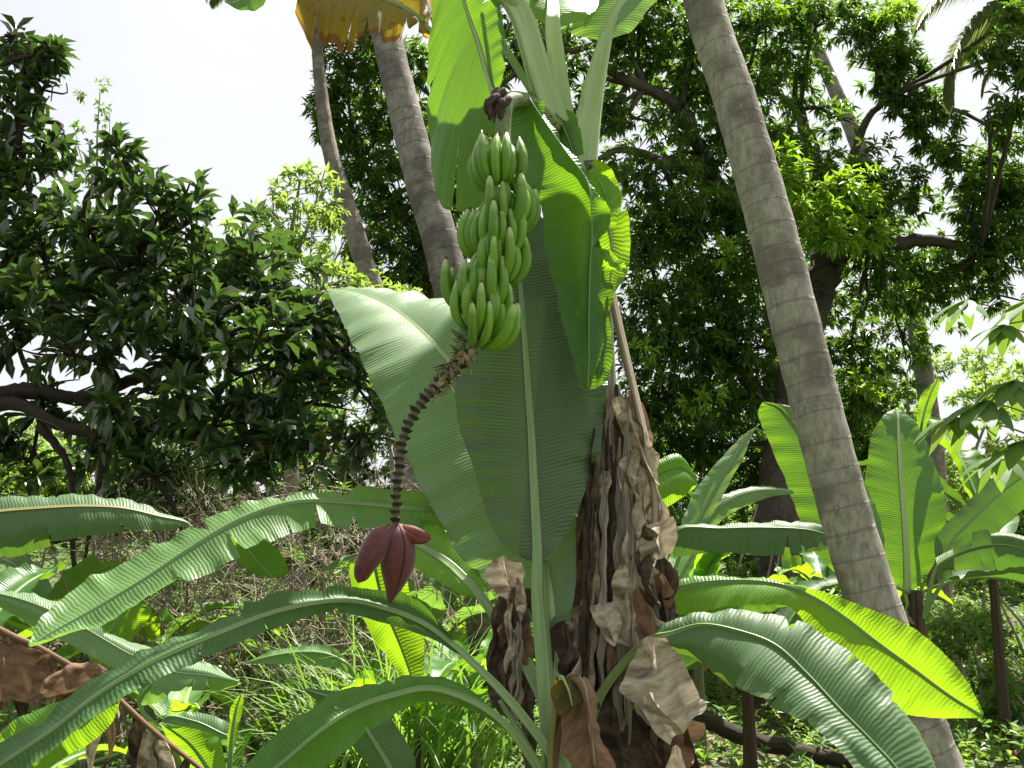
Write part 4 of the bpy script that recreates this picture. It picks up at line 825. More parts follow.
frond(t, P(322, -60, 14.5), 184, 20, 1.75, 2.3, F_frondd, 401)
t = thing('coconut_palm', 'distant grey palm stem seen through the gap of the big dark tree', 'palm tree', 'palm trees rising over the grove')
palm_trunk(t, [(800, 0, 18, .11), (820, 55, 17.8, .12), (835, 90, 17.7, .13), (852, 130, 17.6, .135), (885, 220, 17.4, .14), (908, 290, 17.3, .15), (922, 360, 17.2, .155), (935, 470, 17, .17), (940, 600, 17, .2)], M_palm3, 14)
t = thing('coconut_palm', 'palm crown with drooping pale fronds at the upper right edge', 'palm tree', 'palm trees rising over the grove')
palm_trunk(t, [(1075, -15, 12.5, .11), (1090, 200, 12.4, .13), (1095, 400, 12.3, .15), (1095, 650, 12.3, .2)], M_palm2, 14)
for k, (a_, e_, L_, d_) in enumerate(((180, 35, 2.7, 1.9), (172, 8, 2.8, 1.9), (190, 60, 2.2, 1.8), (160, -15, 2.0, 1.2), (215, 10, 2.2, 1.7), (240, 30, 2.2, 1.6), (120, 30, 2.4, 1.5), (60, 20, 2.4, 1.5), (0, 20, 2.3, 1.5), (300, 30, 2.2, 1.6), (200, -35, 1.9, .9))):
    frond(t, P(1075, -15, 12.5), a_, e_, L_, d_, F_frondd if k in (3, 10) else F_frond, 520 + k)
t = thing('coconut_palm', 'palm whose brown frond tips hang in at the upper left corner', 'palm tree', 'palm trees rising over the grove')
palm_trunk(t, [(-5, -125, 13, .12), (-40, 40, 13, .13), (-80, 300, 13, .15), (-90, 700, 13, .2)], M_palm2, 12)
for k in range(9): frond(t, P(-5, -125, 13), k * 40 + 10, 20 + (k % 3) * 18, 1.75, 2.2, F_frondd if k in (0, 8) else F_frond, 600 + k)

# ================================================================== left broad-leaved tree
T1 = thing('broadleaf_tree', 'dark glossy broad leaved tree with low spreading limbs, on the left', 'tree')
limbs(T1, [[(-120, 900, 8.2, .2), (-110, 700, 8.2, .17), (-90, 520, 8.2, .14), (-50, 420, 8.2, .12)]], M_barkd, 'trunk', 12)
limbs(T1, [[(-60, 430, 8.2, .11), (0, 396, 8.1, .08), (40, 392, 8.0, .065), (75, 398, 7.9, .045), (120, 385, 7.8, .05), (200, 360, 7.8, .03)],
           [(-40, 410, 8.2, .07), (20, 405, 7.9, .055), (60, 425, 7.7, .045), (110, 440, 7.6, .045), (150, 470, 7.5, .03)],
           [(-60, 420, 8.2, .09), (20, 340, 8.2, .06), (100, 280, 8.1, .04), (190, 220, 8.0, .03)], [(-60, 420, 8.2, .09), (-20, 260, 8.3, .09), (20, 120, 8.3, .05), (30, 40, 8.3, .02)],
           [(120, 385, 7.8, .04), (220, 340, 7.8, .03), (300, 300, 7.8, .03)], [(75, 398, 7.9, .04), (160, 430, 7.7, .05), (240, 440, 7.6, .03), (330, 450, 7.6, .02)],
           [(40, 425, 7.8, .04), (70, 470, 7.8, .025), (72, 540, 7.8, .02), (80, 620, 7.8, .015)], [(110, 440, 7.7, .03), (95, 500, 7.7, .02), (85, 560, 7.7, .012)], [(150, 470, 7.5, .025), (175, 510, 7.5, .02), (190, 560, 7.6, .012)]], M_barkd, 'branch', 8)
cl1 = [(40, 250, 8.1, 62, 60), (95, 225, 8.0, 50, 50), (135, 180, 7.9, 34, 34, .8), (120, 155, 7.9, 14, 20, .8), (165, 205, 7.9, 30, 30, .8), (190, 205, 7.8, 14, 34, .7), (150, 260, 7.9, 70, 55), (215, 270, 7.8, 40, 40), (250, 258, 7.7, 26, 28, .8), (250, 300, 7.6, 60, 45), (300, 320, 7.7, 50, 42), (345, 345, 7.8, 38, 38),
       (365, 390, 7.9, 26, 35, .9), (20, 190, 8.2, 48, 42), (15, 320, 8.1, 60, 45), (100, 320, 7.8, 60, 50), (180, 345, 7.6, 60, 45), (260, 370, 7.6, 65, 45), (320, 400, 7.7, 50, 40), (60, 400, 8.2, 60, 30, .5), (130, 420, 7.5, 50, 32), (215, 420, 7.5, 55, 40), (290, 445, 7.6, 60, 36), (360, 440, 8.0, 35, 35), (150, 475, 7.4, 45, 26, .7), (230, 470, 7.6, 45, 22, .6),
       (25, 155, 8.2, 35, 30), (50, 140, 8.2, 22, 22, .8), (5, 440, 8.4, 25, 18, .4), (30, 470, 8.4, 20, 22, .4), (100, 460, 8.0, 30, 25, .5), (60, 350, 7.3, 50, 34, .8), (130, 330, 7.2, 50, 34, .8), (190, 310, 7.1, 40, 30, .8), (150, 390, 7.1, 50, 26, .8), (260, 340, 7.1, 46, 30, .8), (30, 300, 7.4, 44, 34, .8), (110, 405, 7.0, 34, 24, .8), (200, 300, 8.6, 150, 120, .6), (90, 260, 8.8, 120, 110, .4)]
cl1b = [(25, 60, 8.2, 34, 32), (45, 85, 8.2, 26, 26), (12, 100, 8.3, 34, 26), (5, 35, 8.3, 22, 22, .8), (50, 50, 8.1, 12, 14, .8), (10, 130, 8.3, 30, 20, .8)]
crown(T1, cl1, F_broad, 42, 9, .20, .070, sd=5, fine=True, spread=(.45, 1.25), droop=.15)
crown(T1, cl1b, F_broad, 34, 8, .20, .074, sd=6, fine=True, spread=(.5, 1.3), droop=.25)
twigs_to(T1, cl1 + cl1b, [(40, 392, 8.0), (120, 385, 7.8), (110, 440, 7.6), (100, 280, 8.1), (220, 340, 7.8), (240, 440, 7.6), (-20, 260, 8.3), (20, 120, 8.3), (300, 300, 7.8)], M_barkd, 6, .03, 9)

# ================================================================== small light trees against the sky
t = thing('slender_tree', 'airy yellow green tree against the white sky beside the slender palm', 'tree')
limbs(t, [[(300, 620, 10.5, .09), (290, 450, 10.5, .07), (285, 330, 10.5, .05), (290, 250, 10.5, .03), (300, 180, 10.5, .012)]], M_twig, 'trunk', 8)
limbs(t, [[(286, 330, 10.5, .03), (260, 270, 10.4, .018), (245, 220, 10.4, .008)], [(290, 270, 10.5, .02), (310, 220, 10.4, .012), (325, 170, 10.4, .006)], [(287, 350, 10.5, .025), (320, 290, 10.6, .015), (345, 240, 10.6, .008)], [(286, 300, 10.5, .02), (275, 230, 10.5, .01), (272, 190, 10.5, .005)]], M_twig)
cl = [(290, 190, 10.4, 28, 16), (320, 180, 10.4, 20, 14), (270, 210, 10.3, 22, 14, .8), (250, 230, 10.4, 20, 12, .7), (300, 230, 10.4, 35, 18), (330, 215, 10.5, 20, 18), (275, 255, 10.4, 35, 16, .8), (320, 265, 10.5, 30, 22, .8), (345, 290, 10.6, 28, 24, .8), (300, 300, 10.5, 34, 24, .8), (380, 300, 10.8, 30, 25, .8), (250, 275, 10.6, 22, 16, .7)]
crown(t, cl, F_light, 60, 8, .12, .036, grow=1.25, sat=1, sd=15, spread=(.6, 1.4)); twigs_to(t, cl, [(290, 250, 10.5), (287, 330, 10.5), (310, 220, 10.4), (320, 290, 10.6)], M_twig, 5, .012, 3)
t = thing('sapling', 'thin sapling with sparse small leaves against the white sky, upper left', 'tree')
limbs(t, [[(95, 600, 11, .05), (100, 400, 11, .04), (98, 250, 11, .022), (97, 150, 11, .012), (100, 90, 11, .005)]], M_twig, 'trunk', 6)
limbs(t, [[(98, 200, 11, .01), (82, 160, 11, .007), (75, 130, 11, .004)], [(98, 190, 11, .01), (108, 150, 11, .006), (110, 110, 11, .003)], [(98, 170, 11, .008), (80, 150, 11.1, .005), (72, 140, 11.1, .003)]], M_twig)
cl = [(103, 88, 11, 9, 9), (103, 105, 11, 8, 8), (82, 93, 11, 8, 6, .7), (80, 128, 11, 9, 5, .7), (103, 118, 11, 8, 5, .8), (95, 150, 11, 12, 8, .5), (90, 180, 11, 10, 8, .4)]
crown(t, cl, F_mango, 40, 5, .075, .028, sd=18)

# ================================================================== big mango
T5 = thing('mango_tree', 'huge dark mango tree with a thick trunk and drooping foliage, behind the leaning palm', 'tree')
limbs(T5, [[(778, 720, 14.5, .5), (780, 560, 14.5, .42), (785, 460, 14.5, .36), (790, 380, 14.5, .34), (800, 330, 14.4, .33), (815, 285, 14.3, .33)]], M_bark, 'trunk', 16)
limbs(T5, [[(795, 370, 14.5, .26), (778, 320, 14.4, .20), (765, 240, 14.2, .17), (745, 170, 14, .14), (720, 90, 13.8, .1), (700, 20, 13.6, .06)],
           [(815, 290, 14.3, .26), (840, 255, 14.2, .2), (870, 250, 14, .15), (920, 240, 13.8, .1), (980, 250, 13.6, .06)], [(812, 300, 14.3, .24), (830, 240, 14.4, .18), (820, 180, 14.5, .13), (800, 110, 14.6, .08)],
           [(765, 240, 14.2, .14), (715, 180, 14, .11), (680, 110, 13.8, .09), (645, 88, 13.6, .08), (612, 72, 13.4, .06), (595, 45, 13.3, .03)], [(715, 180, 14, .1), (660, 160, 13.8, .08), (620, 150, 13.6, .05), (590, 165, 13.5, .03)],
           [(680, 110, 13.8, .07), (690, 50, 13.7, .05), (705, -20, 13.6, .03)], [(830, 240, 14.3, .1), (862, 130, 14.3, .06), (885, 100, 14.2, .04), (905, 60, 14.2, .03)], [(785, 440, 14.5, .18), (755, 390, 14.3, .12), (720, 350, 14.1, .08), (670, 330, 13.9, .05)],
           [(590, 45, 13.3, .05), (520, 70, 13.2, .04), (470, 120, 13.1, .03)], [(595, 250, 13.6, .03), (640, 235, 13.7, .025), (700, 240, 13.9, .03)]], M_bark)
cl5 = [(640, 20, 13.6, 60, 28), (690, 40, 13.7, 36, 36, .8), (760, 20, 14, 55, 36), (820, 15, 14.2, 40, 22), (640, 120, 13.6, 45, 14, .5), (745, 80, 13.9, 34, 45), (800, 70, 14.2, 24, 40, .8),
       (655, 175, 13.5, 45, 22), (690, 225, 13.6, 60, 30), (645, 240, 13.4, 38, 24), (700, 150, 13.8, 30, 30), (610, 110, 13.4, 18, 14, .7), (660, 290, 13.5, 50, 34), (720, 290, 13.7, 45, 40), (640, 340, 13.6, 45, 30), (700, 350, 13.8, 50, 36), (745, 345, 13.9, 30, 40),
       (775, 170, 13.6, 34, 32), (800, 210, 13.4, 40, 30), (830, 190, 13.4, 45, 32), (850, 230, 13.3, 40, 24), (870, 170, 13.7, 34, 34), (905, 195, 13.7, 22, 30), (790, 145, 13.8, 30, 18), (860, 210, 13.3, 36, 22), (885, 265, 13.6, 40, 18), (870, 300, 13.9, 34, 16, .6), (925, 290, 13.8, 34, 24), (960, 270, 13.7, 40, 26), (990, 240, 13.6, 34, 30),
       (860, 30, 14, 26, 26), (880, 65, 14, 34, 26), (905, 95, 13.9, 24, 24), (925, 130, 13.8, 26, 20), (895, 20, 14, 22, 22), (945, 160, 13.8, 12, 10, .6), (990, 190, 13.7, 36, 36), (1020, 225, 13.7, 30, 40), (965, 205, 13.6, 18, 22, .7), (1010, 140, 13.9, 22, 24, .8), (1000, 300, 13.8, 26, 12, .6), (690, 440, 15.5, 60, 34), (760, 470, 15.5, 60, 36), (640, 440, 15, 50, 34), (830, 430, 16, 50, 40), (740, 530, 16.5, 70, 34), (660, 500, 16, 50, 34), (850, 490, 16.5, 50, 40),
       (700, 400, 14.2, 60, 28), (650, 400, 14, 40, 26), (740, 400, 14.6, 36, 30), (850, 350, 15, 34, 28, .7), (870, 395, 15.2, 40, 30, .9), (905, 345, 15.2, 22, 26, .6), (560, 60, 13.4, 40, 34, .8), (520, 50, 13.3, 40, 30, .8), (480, 90, 13.3, 30, 30, .7), (520, 10, 13.3, 40, 22, .7)]
cl5 += [(1005, 55, 11.5, 26, 30), (1018, 100, 11.5, 24, 26), (990, 120, 11.5, 18, 14, .6), (1015, 15, 11.5, 22, 18), (620, 40, 13.6, 30, 26), (650, 65, 13.8, 40, 26), (600, 110, 13.6, 26, 26), (690, 95, 13.9, 34, 26), (745, 135, 13.9, 34, 26), (665, 205, 13.5, 34, 18, .8), (725, 205, 13.7, 34, 30), (900, 60, 14, 30, 20), (930, 110, 13.9, 28, 22), (960, 150, 13.8, 26, 20, .7), (1000, 180, 13.7, 34, 26), (840, 120, 14.4, 20, 22, .6), (700, 300, 16, 110, 80, .45), (820, 300, 16.5, 110, 70, .4), (650, 130, 15.5, 70, 60, .35), (900, 280, 16.5, 80, 50, .4), (980, 230, 16, 60, 60, .35), (760, 90, 15.5, 60, 70, .4), (690, 50, 15.5, 90, 40, .4), (760, 250, 15.5, 80, 70, .4)]
crown(T5, cl5, F_mango, 72, 12, .17, .042, sat=1, grow=1.2, sd=25, spread=(.5, 1.25), droop=.75)
crown(T5, [(815, 215, 12.3, 44, 26), (850, 190, 12.3, 34, 36), (800, 180, 12.4, 36, 20), (835, 240, 12.2, 38, 18), (872, 232, 12.3, 28, 16), (800, 235, 12.3, 32, 16), (780, 150, 12.6, 24, 16), (640, 350, 12.8, 26, 14, .5), (700, 395, 13, 30, 16, .5), (730, 250, 12.8, 20, 14, .4), (870, 390, 13.5, 30, 18, .6), (760, 5, 13.4, 40, 12, .5), (890, 10, 13.5, 30, 14, .8)], F_mangol, 60, 11, .17, .042, sd=26, spread=(.5, 1.2), droop=.6, name='sunlit_foliage')  # clumps coloured lighter to look sunlit
twigs_to(T5, cl5, [(765, 240, 14.2), (720, 90, 13.8), (870, 250, 14), (830, 240, 14.4), (800, 110, 14.6), (645, 88, 13.6), (660, 160, 13.8), (885, 100, 14.2), (720, 350, 14.1), (670, 330, 13.9), (785, 440, 14.5), (980, 250, 13.6), (470, 120, 13.1)], M_bark, 5, .045, 19)

T6 = thing('mango_tree', 'dark mango tree behind the two left palm trunks, its foliage hanging in strands', 'tree')
limbs(T6, [[(455, 720, 15.5, .35), (450, 500, 15.5, .3), (440, 360, 15.5, .25), (430, 250, 15.5, .2), (420, 160, 15.5, .12), (410, 100, 15.5, .06)]], M_bark, 'trunk', 12)
limbs(T6, [[(432, 260, 15.5, .12), (400, 210, 15.4, .08), (360, 160, 15.3, .05), (330, 120, 15.2, .03)], [(440, 340, 15.5, .12), (410, 300, 15.4, .08), (370, 270, 15.4, .05)], [(425, 180, 15.5, .08), (445, 110, 15.5, .05), (450, 60, 15.5, .03)], [(432, 230, 15.4, .07), (390, 155, 15.3, .05), (360, 165, 15.3, .02)]], M_bark)
cl6 = [(345, 60, 15.3, 32, 26), (385, 75, 15.3, 34, 36), (330, 90, 15.2, 24, 22), (345, 125, 15.2, 34, 26), (395, 130, 15.3, 34, 34), (320, 110, 15.2, 14, 22, .8), (360, 165, 15.3, 30, 22), (400, 190, 15.3, 30, 30), (430, 140, 15.4, 24, 40, .8), (370, 215, 15.3, 34, 20, .9), (410, 240, 15.3, 30, 30), (380, 275, 15.4, 45, 26),
       (430, 290, 15.4, 30, 30), (350, 305, 15.4, 30, 20, .8), (420, 60, 15.4, 26, 30, .8), (460, 200, 15.5, 30, 60, .6), (400, 340, 15.5, 60, 40), (470, 330, 15.5, 50, 60, .6), (365, 250, 15.2, 26, 16, .8)]
cl6 += [(400, 220, 16.5, 90, 110, .4), (380, 110, 16.5, 70, 60, .4)]
crown(T6, cl6, F_mango, 64, 12, .18, .042, sat=1, grow=1.15, sd=35, spread=(.5, 1.25), droop=.8)
twigs_to(T6, cl6, [(432, 260, 15.5), (400, 210, 15.4), (360, 160, 15.3), (410, 300, 15.4), (445, 110, 15.5)], M_bark, 5, .04, 29)

# ================================================================== far and middle shrubbery
tree_spots = [  # px, Y, top py, rx, mat, label
    (20, 22, 430, 90, F_light, 'pale sunlit bush far behind the low limbs at the left edge'),
    (160, 23, 400, 100, F_shrub, 'mid green bush far behind the spreading left tree'),
    (300, 20, 350, 90, F_mango, 'rounded dark bush under the slender palm'),
    (450, 21, 340, 90, F_shrub, 'dense bush behind the big pale banana leaf'),
    (585, 20, 385, 80, F_mango, 'dense dark bush behind the dry banana stem'),
    (680, 19, 395, 75, F_shrub, 'rounded bush right of the dry banana stem'),
    (780, 21, 400, 80, F_mango, 'dark bush at the foot of the big mango trunk'),
    (870, 19, 340, 62, F_shrub, 'leafy round bush right of the leaning palm trunk'),
    (960, 22, 350, 70, F_light, 'loose pale bush under the far palm stem'),
    (1050, 20, 400, 80, F_light, 'yellow green bush at the right edge behind the banana leaves')]
for k, (px, Y, top, rx, mt, lb) in enumerate(tree_spots):
    t = thing('bush', lb, 'bush', 'bushes along the back of the grove'); r = np.random.default_rng(200 + k); k_ = mpp(Y)
    base = P(px, 600, Y); gz = float(gh(base[0], Y)); ground_py = 384 + FPX * (math.tan(PITCH) - (gz - CAMZ) / Y) / 1.0
    ground_py = min(640, ground_py)
    for q in range(5):
        g = Geo(); b = np.array([base[0] + r.normal(0, .25), Y + r.normal(0, .2), gz - .1]); e = P(px + r.uniform(-rx, rx) * .6, top + r.uniform(0, 60), Y)
        tube(g, catmull([b, (b + e) / 2 + r.normal(0, .3, 3), e], 10), np.linspace(.07, .015, 10), 6); g.obj('stem', M_twig, t)
    cl = []
    for q in range(22):
        y = top + 18 + (ground_py - top - 20) * (q / 21) + r.normal(0, 6); wd = rx * (1 - .25 * abs(2 * (q / 21) - 1) ** 2)
        cl.append((px + r.uniform(-1, 1) * wd * .7, y, Y + r.uniform(-1.3, 1.2), rx * r.uniform(.35, .55), rx * r.uniform(.22, .4)))
    crown(t, cl, mt, 30, 11, .19, .055, sat=1, sd=210 + k, spread=(.5, 1.4), droop=.3)

# middle layer shrubs on the ground
mid = [(960, 9.5, 605, 50, F_shrub, 'leafy shrub on the ground between the two right banana stems'), (1005, 9.0, 640, 40, F_mango, 'dark low shrub at the bottom right corner'), (885, 9.8, 615, 45, F_shrub, 'leafy shrub right of the leaning trunk foot'), (800, 10.3, 620, 50, F_mango, 'dark low shrub left of the leaning trunk foot'), (705, 10.8, 600, 45, F_shrub, 'leafy low shrub left of the small dark banana stem'), (170, 9.4, 505, 60, F_mango, 'small leafed shrub among the twigs under the left tree'), (330, 9.2, 530, 60, F_shrub, 'small leafed shrub among the twigs near the flower'), (250, 9.0, 610, 60, F_mango, 'dark shrub above the lower left hollow'), (200, 11.5, 600, 70, F_mango, 'dark shrub low behind the brown twigs'), (300, 11, 640, 60, F_mango, 'dark shrub in the hollow left of the grass'), (110, 11.5, 620, 60, F_mango, 'dark shrub behind the withered brown leaf'), (550, 12, 560, 50, F_mango, 'dark shrub seen between the banana stems'), (250, 12.5, 530, 70, F_shrub, 'low dark leafed shrub behind the dry brush'), (350, 11, 590, 60, F_mango, 'low shrub behind the tall grass clump'), (455, 11.5, 560, 55, F_shrub, 'low shrub behind the curling leaf by the flower'),
       (690, 12, 470, 55, F_shrub, 'fine leafed shrub above the flat banana leaf on the right'), (760, 11, 500, 45, F_shrub, 'fine leafed shrub against the leaning palm trunk'), (640, 13, 500, 50, F_mango, 'dark shrub behind the dry hanging leaves'), (30, 12, 500, 70, F_shrub, 'shrub at the left edge under the long dark banana leaf'), (130, 13, 520, 70, F_light, 'sunlit shrub behind the brown twigs at left'),
       (1010, 10, 560, 50, F_shrub, 'shrub at the right edge beneath the far banana plant'), (860, 12, 520, 50, F_mango, 'dark shrub hidden behind the right banana plant'), (960, 14, 480, 60, F_light, 'light shrub between the two right banana plants')]
for k, (px, Y, top, rx, mt, lb) in enumerate(mid):
    t = thing('shrub', lb, 'shrub', 'shrubs on the grove floor'); r = np.random.default_rng(300 + k)
    base = P(px, 600, Y); gz = float(gh(base[0], Y)); gp = 384 + FPX * (math.tan(PITCH) - (gz - CAMZ) / Y); gp = min(720, gp)
    for q in range(4):
        g = Geo(); b = np.array([base[0] + r.normal(0, .12), Y + r.normal(0, .1), gz - .05]); e = P(px + r.uniform(-rx, rx) * .6, top + r.uniform(0, 40), Y)
        tube(g, catmull([b, (b + e) / 2 + r.normal(0, .15, 3), e], 8), np.linspace(.03, .008, 8), 5); g.obj('stem', M_twig, t)
    cl = [(px + r.uniform(-1, 1) * rx * .65, top + 12 + (gp - top - 15) * r.uniform(0, 1), Y + r.uniform(-.5, .5), rx * r.uniform(.3, .5), rx * r.uniform(.2, .38)) for q in range(13)]
    crown(t, cl, mt, 48, 10, .11, .034, sd=310 + k, spread=(.5, 1.4), droop=.2)

# ================================================================== dry brush of twigs
r = np.random.default_rng(77); g = Geo()
def curvy(b, L, el, az, w=.5, n_=8):
    pts = [b]; d = np.array([math.cos(az) * math.cos(el), math.sin(az) * math.cos(el), math.sin(el)])
    for i in range(n_): d = unit(d + r.normal(0, w * .3, 3) + np.array([0, 0, -.09])); pts.append(pts[-1] + d * L / n_)
    return np.array(pts)
for k in range(1150):
    px = r.uniform(90, 480); py = r.uniform(505, 690) if r.uniform() < .8 else r.uniform(460, 560); Y = r.uniform(7.4, 10.5)
    if px < 180 and py > 600 and r.uniform() < .6: continue
    b = P(px, py, Y); tube(g, curvy(b, r.uniform(.3, 1.3), r.uniform(-.9, 1.3), r.uniform(0, 6.28), 1.0), np.linspace(.0055, .002, 9), 3, caps=False)
for k in range(60):
    b = P(r.uniform(80, 480), 700, r.uniform(7.4, 10)); b[2] = float(gh(b[0], b[1])); tube(g, curvy(b, r.uniform(1.2, 2.6), r.uniform(.9, 1.5), r.uniform(0, 6.28), .5), np.linspace(.014, .004, 9), 5, caps=False)
o = g.obj('dry_brush', M_twig); tag(o, kind='stuff', label='tangle of bare brown twigs and vines under the left tree', cat='dry brush')

# ================================================================== ground cover
r = np.random.default_rng(99)
def scatter_cover(n_, x0, x1, y0, y1, mat, L, W, per, sd, hi=.12, lab='', name='ground_cover'):
    q = np.random.default_rng(sd); x = q.uniform(x0, x1, n_); y = q.uniform(y0, y1, n_); keep = (np.sin(x * 1.7 + sd) * np.cos(y * 1.3 + sd) + q.normal(0, .5, n_)) > -.35; x = x[keep]; y = y[keep]
    T = np.stack([x, y, gh(x, y) + q.uniform(.0, hi, len(x))], -1); D = np.stack([q.normal(0, .3, len(x)), q.normal(0, .3, len(x)) - .15, np.ones(len(x))], -1)
    V, f4, f3, rn = rosettes(T, D, per, L, W, sd=sd, spread=(.7, 1.5), droop=.05)
    tag(link(name, mesh_np(name, V, [f3], mat, np.zeros((len(V), 2)), rn)), lab, 'ground cover', kind='stuff')
scatter_cover(16000, -12, 14, 7, 20, F_shrub, .10, .035, 6, 501, .3, 'low leafy ground cover over the grove floor')
scatter_cover(4200, .5, 10, 7.5, 16, F_light, .085, .032, 5, 502, .16, 'bright green sunlit weeds on the ground at the right')
# dry leaf litter
q = np.random.default_rng(5); n_ = 2600; x = q.uniform(-8, 10, n_); y = q.uniform(6.5, 15, n_); T = np.stack([x, y, gh(x, y) + .02], -1)
V, f4, f3, rn = rosettes(T, q.normal(0, 1, (n_, 3)) * [1, 1, .15], 2, .14, .05, sd=7, spread=(.9, 1.5), droop=0)
tag(link('leaf_litter', mesh_np('leaf_litter', V, [f3], M_deadr, np.zeros((len(V), 2)), rn)), 'fallen dry leaves scattered on the ground', 'leaf litter', kind='stuff')
# fallen log and dark mound bottom right
t = thing('fallen_log', 'dark fallen log lying behind the dry leaves at the lower right', 'log')
limbs(t, [[(630, 690, 8.0, .05), (690, 715, 7.9, .06), (740, 735, 7.8, .065), (800, 752, 7.7, .06), (870, 765, 7.6, .05)]], M_barkd, 'log', 12)

# ================================================================== grass clumps
def grass(cx, cy_, Y, n_, L, spread, sd, lab):
    q = np.random.default_rng(sd); g = Geo()
    c = P(cx, cy_, Y); gz = float(gh(c[0], c[1]))
    for k in range(n_):
        b = np.array([c[0] + q.normal(0, spread), c[1] + q.normal(0, spread), gz]); az = q.uniform(0, 6.283); el = R(q.uniform(58, 88)); ln = L * q.uniform(.55, 1.1); dr = q.uniform(.6, 2.6)
        pts = [b]; NN = 9
        for i in range(NN):
            e = el - dr * (i / NN) ** 1.8; pts.append(pts[-1] + np.array([math.cos(az) * math.cos(e), math.sin(az) * math.cos(e), math.sin(e)]) * ln / NN)
        pts = np.array(pts); T = unit(np.gradient(pts, axis=0)); s = unit(np.cross(T, [0, 0, 1.]) + 1e-6); w = .011 * (1 - np.linspace(0, 1, NN + 1) ** 2) + .001
        V = np.stack([pts - s * w[:, None], pts + np.cross(s, T) * w[:, None] * .5, pts + s * w[:, None]], 1).reshape(-1, 3)
        g.add(V, grid_faces(NN + 1, 3), rnd=q.uniform(0, 1))
    o = g.obj('grass_clump', F_grass); tag(o, lab, 'grass clump')
grass(405, 768, 6.6, 330, 1.65, .22, 71, 'tall arching grass clump, pale blades bright in the sun, below the flower')
grass(345, 768, 6.9, 150, 1.25, .2, 72, 'lower thin bladed grass clump left of the tall one')
grass(450, 768, 7.2, 120, 1.5, .2, 73, 'grass clump half hidden by the young banana stems')

# ================================================================== other banana plants
def bplant(px, Yb, zc, rad, lab, leaves, mat=None, lean=(0, 0), top=None, stemmat=None):
    t = thing('young_banana_plant', lab, 'banana plant', 'banana plants around the fruiting one')
    c = P(px, 700, Yb); gz = float(gh(c[0], c[1])); b = np.array([c[0], Yb, gz - .05]); tp = np.array([c[0] + lean[0], Yb + lean[1], zc])
    g = Geo(); tube(g, catmull([b, (b + tp) / 2, tp], 14), np.linspace(rad, rad * .55, 14), 14); g.obj('pseudostem', stemmat or M_stem, t)
    for k, lf in enumerate(leaves):
        if isinstance(lf, dict): leaf_arch(t, tp - [0, 0, .03], seed=int(px * 7 + k + 900), **lf)
    return t, tp

def A_(az, el, L, W, droop=1.3, mat=None, **k): return dict(az=az, el=el, L=L, W=W, droop=droop, mat=mat, **k)
def pet_to(tp, base, Y=None):   # path from the stem top to a pixel-defined blade base
    return tp

def z_at(py, Y): return P(512, py, Y)[2]

# right plant
t, tp = bplant(922, 7.0, z_at(590, 7.0), .09, 'banana plant with tall upright leaves just right of the leaning palm trunk', [A_(200, 20, 1.2, .3, 1.4, M_leafb), A_(-20, 25, 1.1, .3, 1.5, M_leafb)], stemmat=M_deadd)
leaf_px(t, [(905, 594, 908, 596, 911, 594, 7.0, 0, 0), (882, 575, 907, 575, 932, 568, 7.0, .02, .02), (866, 545, 906, 548, 943, 535, 7.0, .04, .04), (862, 510, 904, 515, 946, 500, 7.02, .05, .05), (866, 470, 901, 480, 936, 468, 7.05, .05, .05), (872, 435, 899, 445, 926, 440, 7.1, .04, .04), (884, 415, 898, 420, 912, 418, 7.15, .02, .02), (896, 408, 897, 408, 898, 408, 7.2, 0, 0)],
        M_leaf, pet=[(921, 625, 7.0), (915, 610, 7.0), (908, 596, 7.0)], pr=.03, ribr=(.028, .008), petm=M_rib, seed=51, n=70, label='tall upright leaf')
leaf_px(t, [(858, 590, 862, 592, 866, 590, 6.8, 0, 0), (822, 560, 860, 565, 884, 560, 6.8, .03, .03), (800, 520, 848, 525, 880, 520, 6.85, .04, .04), (785, 480, 828, 480, 862, 478, 6.9, .05, .05), (768, 440, 805, 440, 838, 445, 6.95, .05, .05), (758, 415, 782, 410, 808, 412, 7.0, .03, .03), (762, 403, 764, 402, 768, 402, 7.0, 0, 0)],
        M_leaf, pet=[(920, 625, 7.0), (895, 612, 6.9), (862, 592, 6.8)], pr=.025, ribr=(.015, .005), petm=M_ribd, seed=52, n=60)
leaf_px(t, [(918, 440, 920, 442, 923, 440, 7.3, 0, 0), (917, 415, 923, 418, 930, 415, 7.3, .01, .01), (921, 395, 930, 395, 938, 393, 7.3, .01, .01), (936, 380, 938, 379, 940, 379, 7.3, 0, 0)], M_leafy, pet=[(922, 600, 7.1), (921, 500, 7.2), (920, 442, 7.3)], pr=.014, seed=53, n=20)
leaf_px(t, [(940, 580, 944, 578, 946, 582, 6.9, 0, 0), (935, 540, 950, 545, 962, 558, 6.9, .03, .03), (960, 510, 972, 520, 990, 540, 6.85, .04, .03), (990, 480, 1002, 492, 1020, 512, 6.8, .04, .03), (1030, 455, 1036, 468, 1050, 490, 6.7, .03, .03), (1070, 440, 1072, 445, 1074, 450, 6.7, 0, 0)], M_leafb, pet=[(922, 620, 7.0), (932, 600, 6.95), (944, 578, 6.9)], pr=.02, seed=54, n=50)
leaf_px(t, [(760, 405, 790, 470, 795, 470, 7.1, 0, 0)] * 0 or [(935, 560, 938, 566, 940, 572, 6.7, 0, 0), (965, 535, 968, 550, 972, 570, 6.6, .02, .02), (1000, 530, 1003, 545, 1008, 572, 6.5, .02, .02), (1035, 540, 1038, 555, 1042, 580, 6.4, .02, .02), (1065, 570, 1066, 572, 1068, 574, 6.35, 0, 0)], M_leafb, pet=[(922, 625, 7.0), (930, 590, 6.8), (938, 566, 6.7)], pr=.018, seed=55, n=60, tears=rand_tears(8, 5, .1, .9), gap=.4)
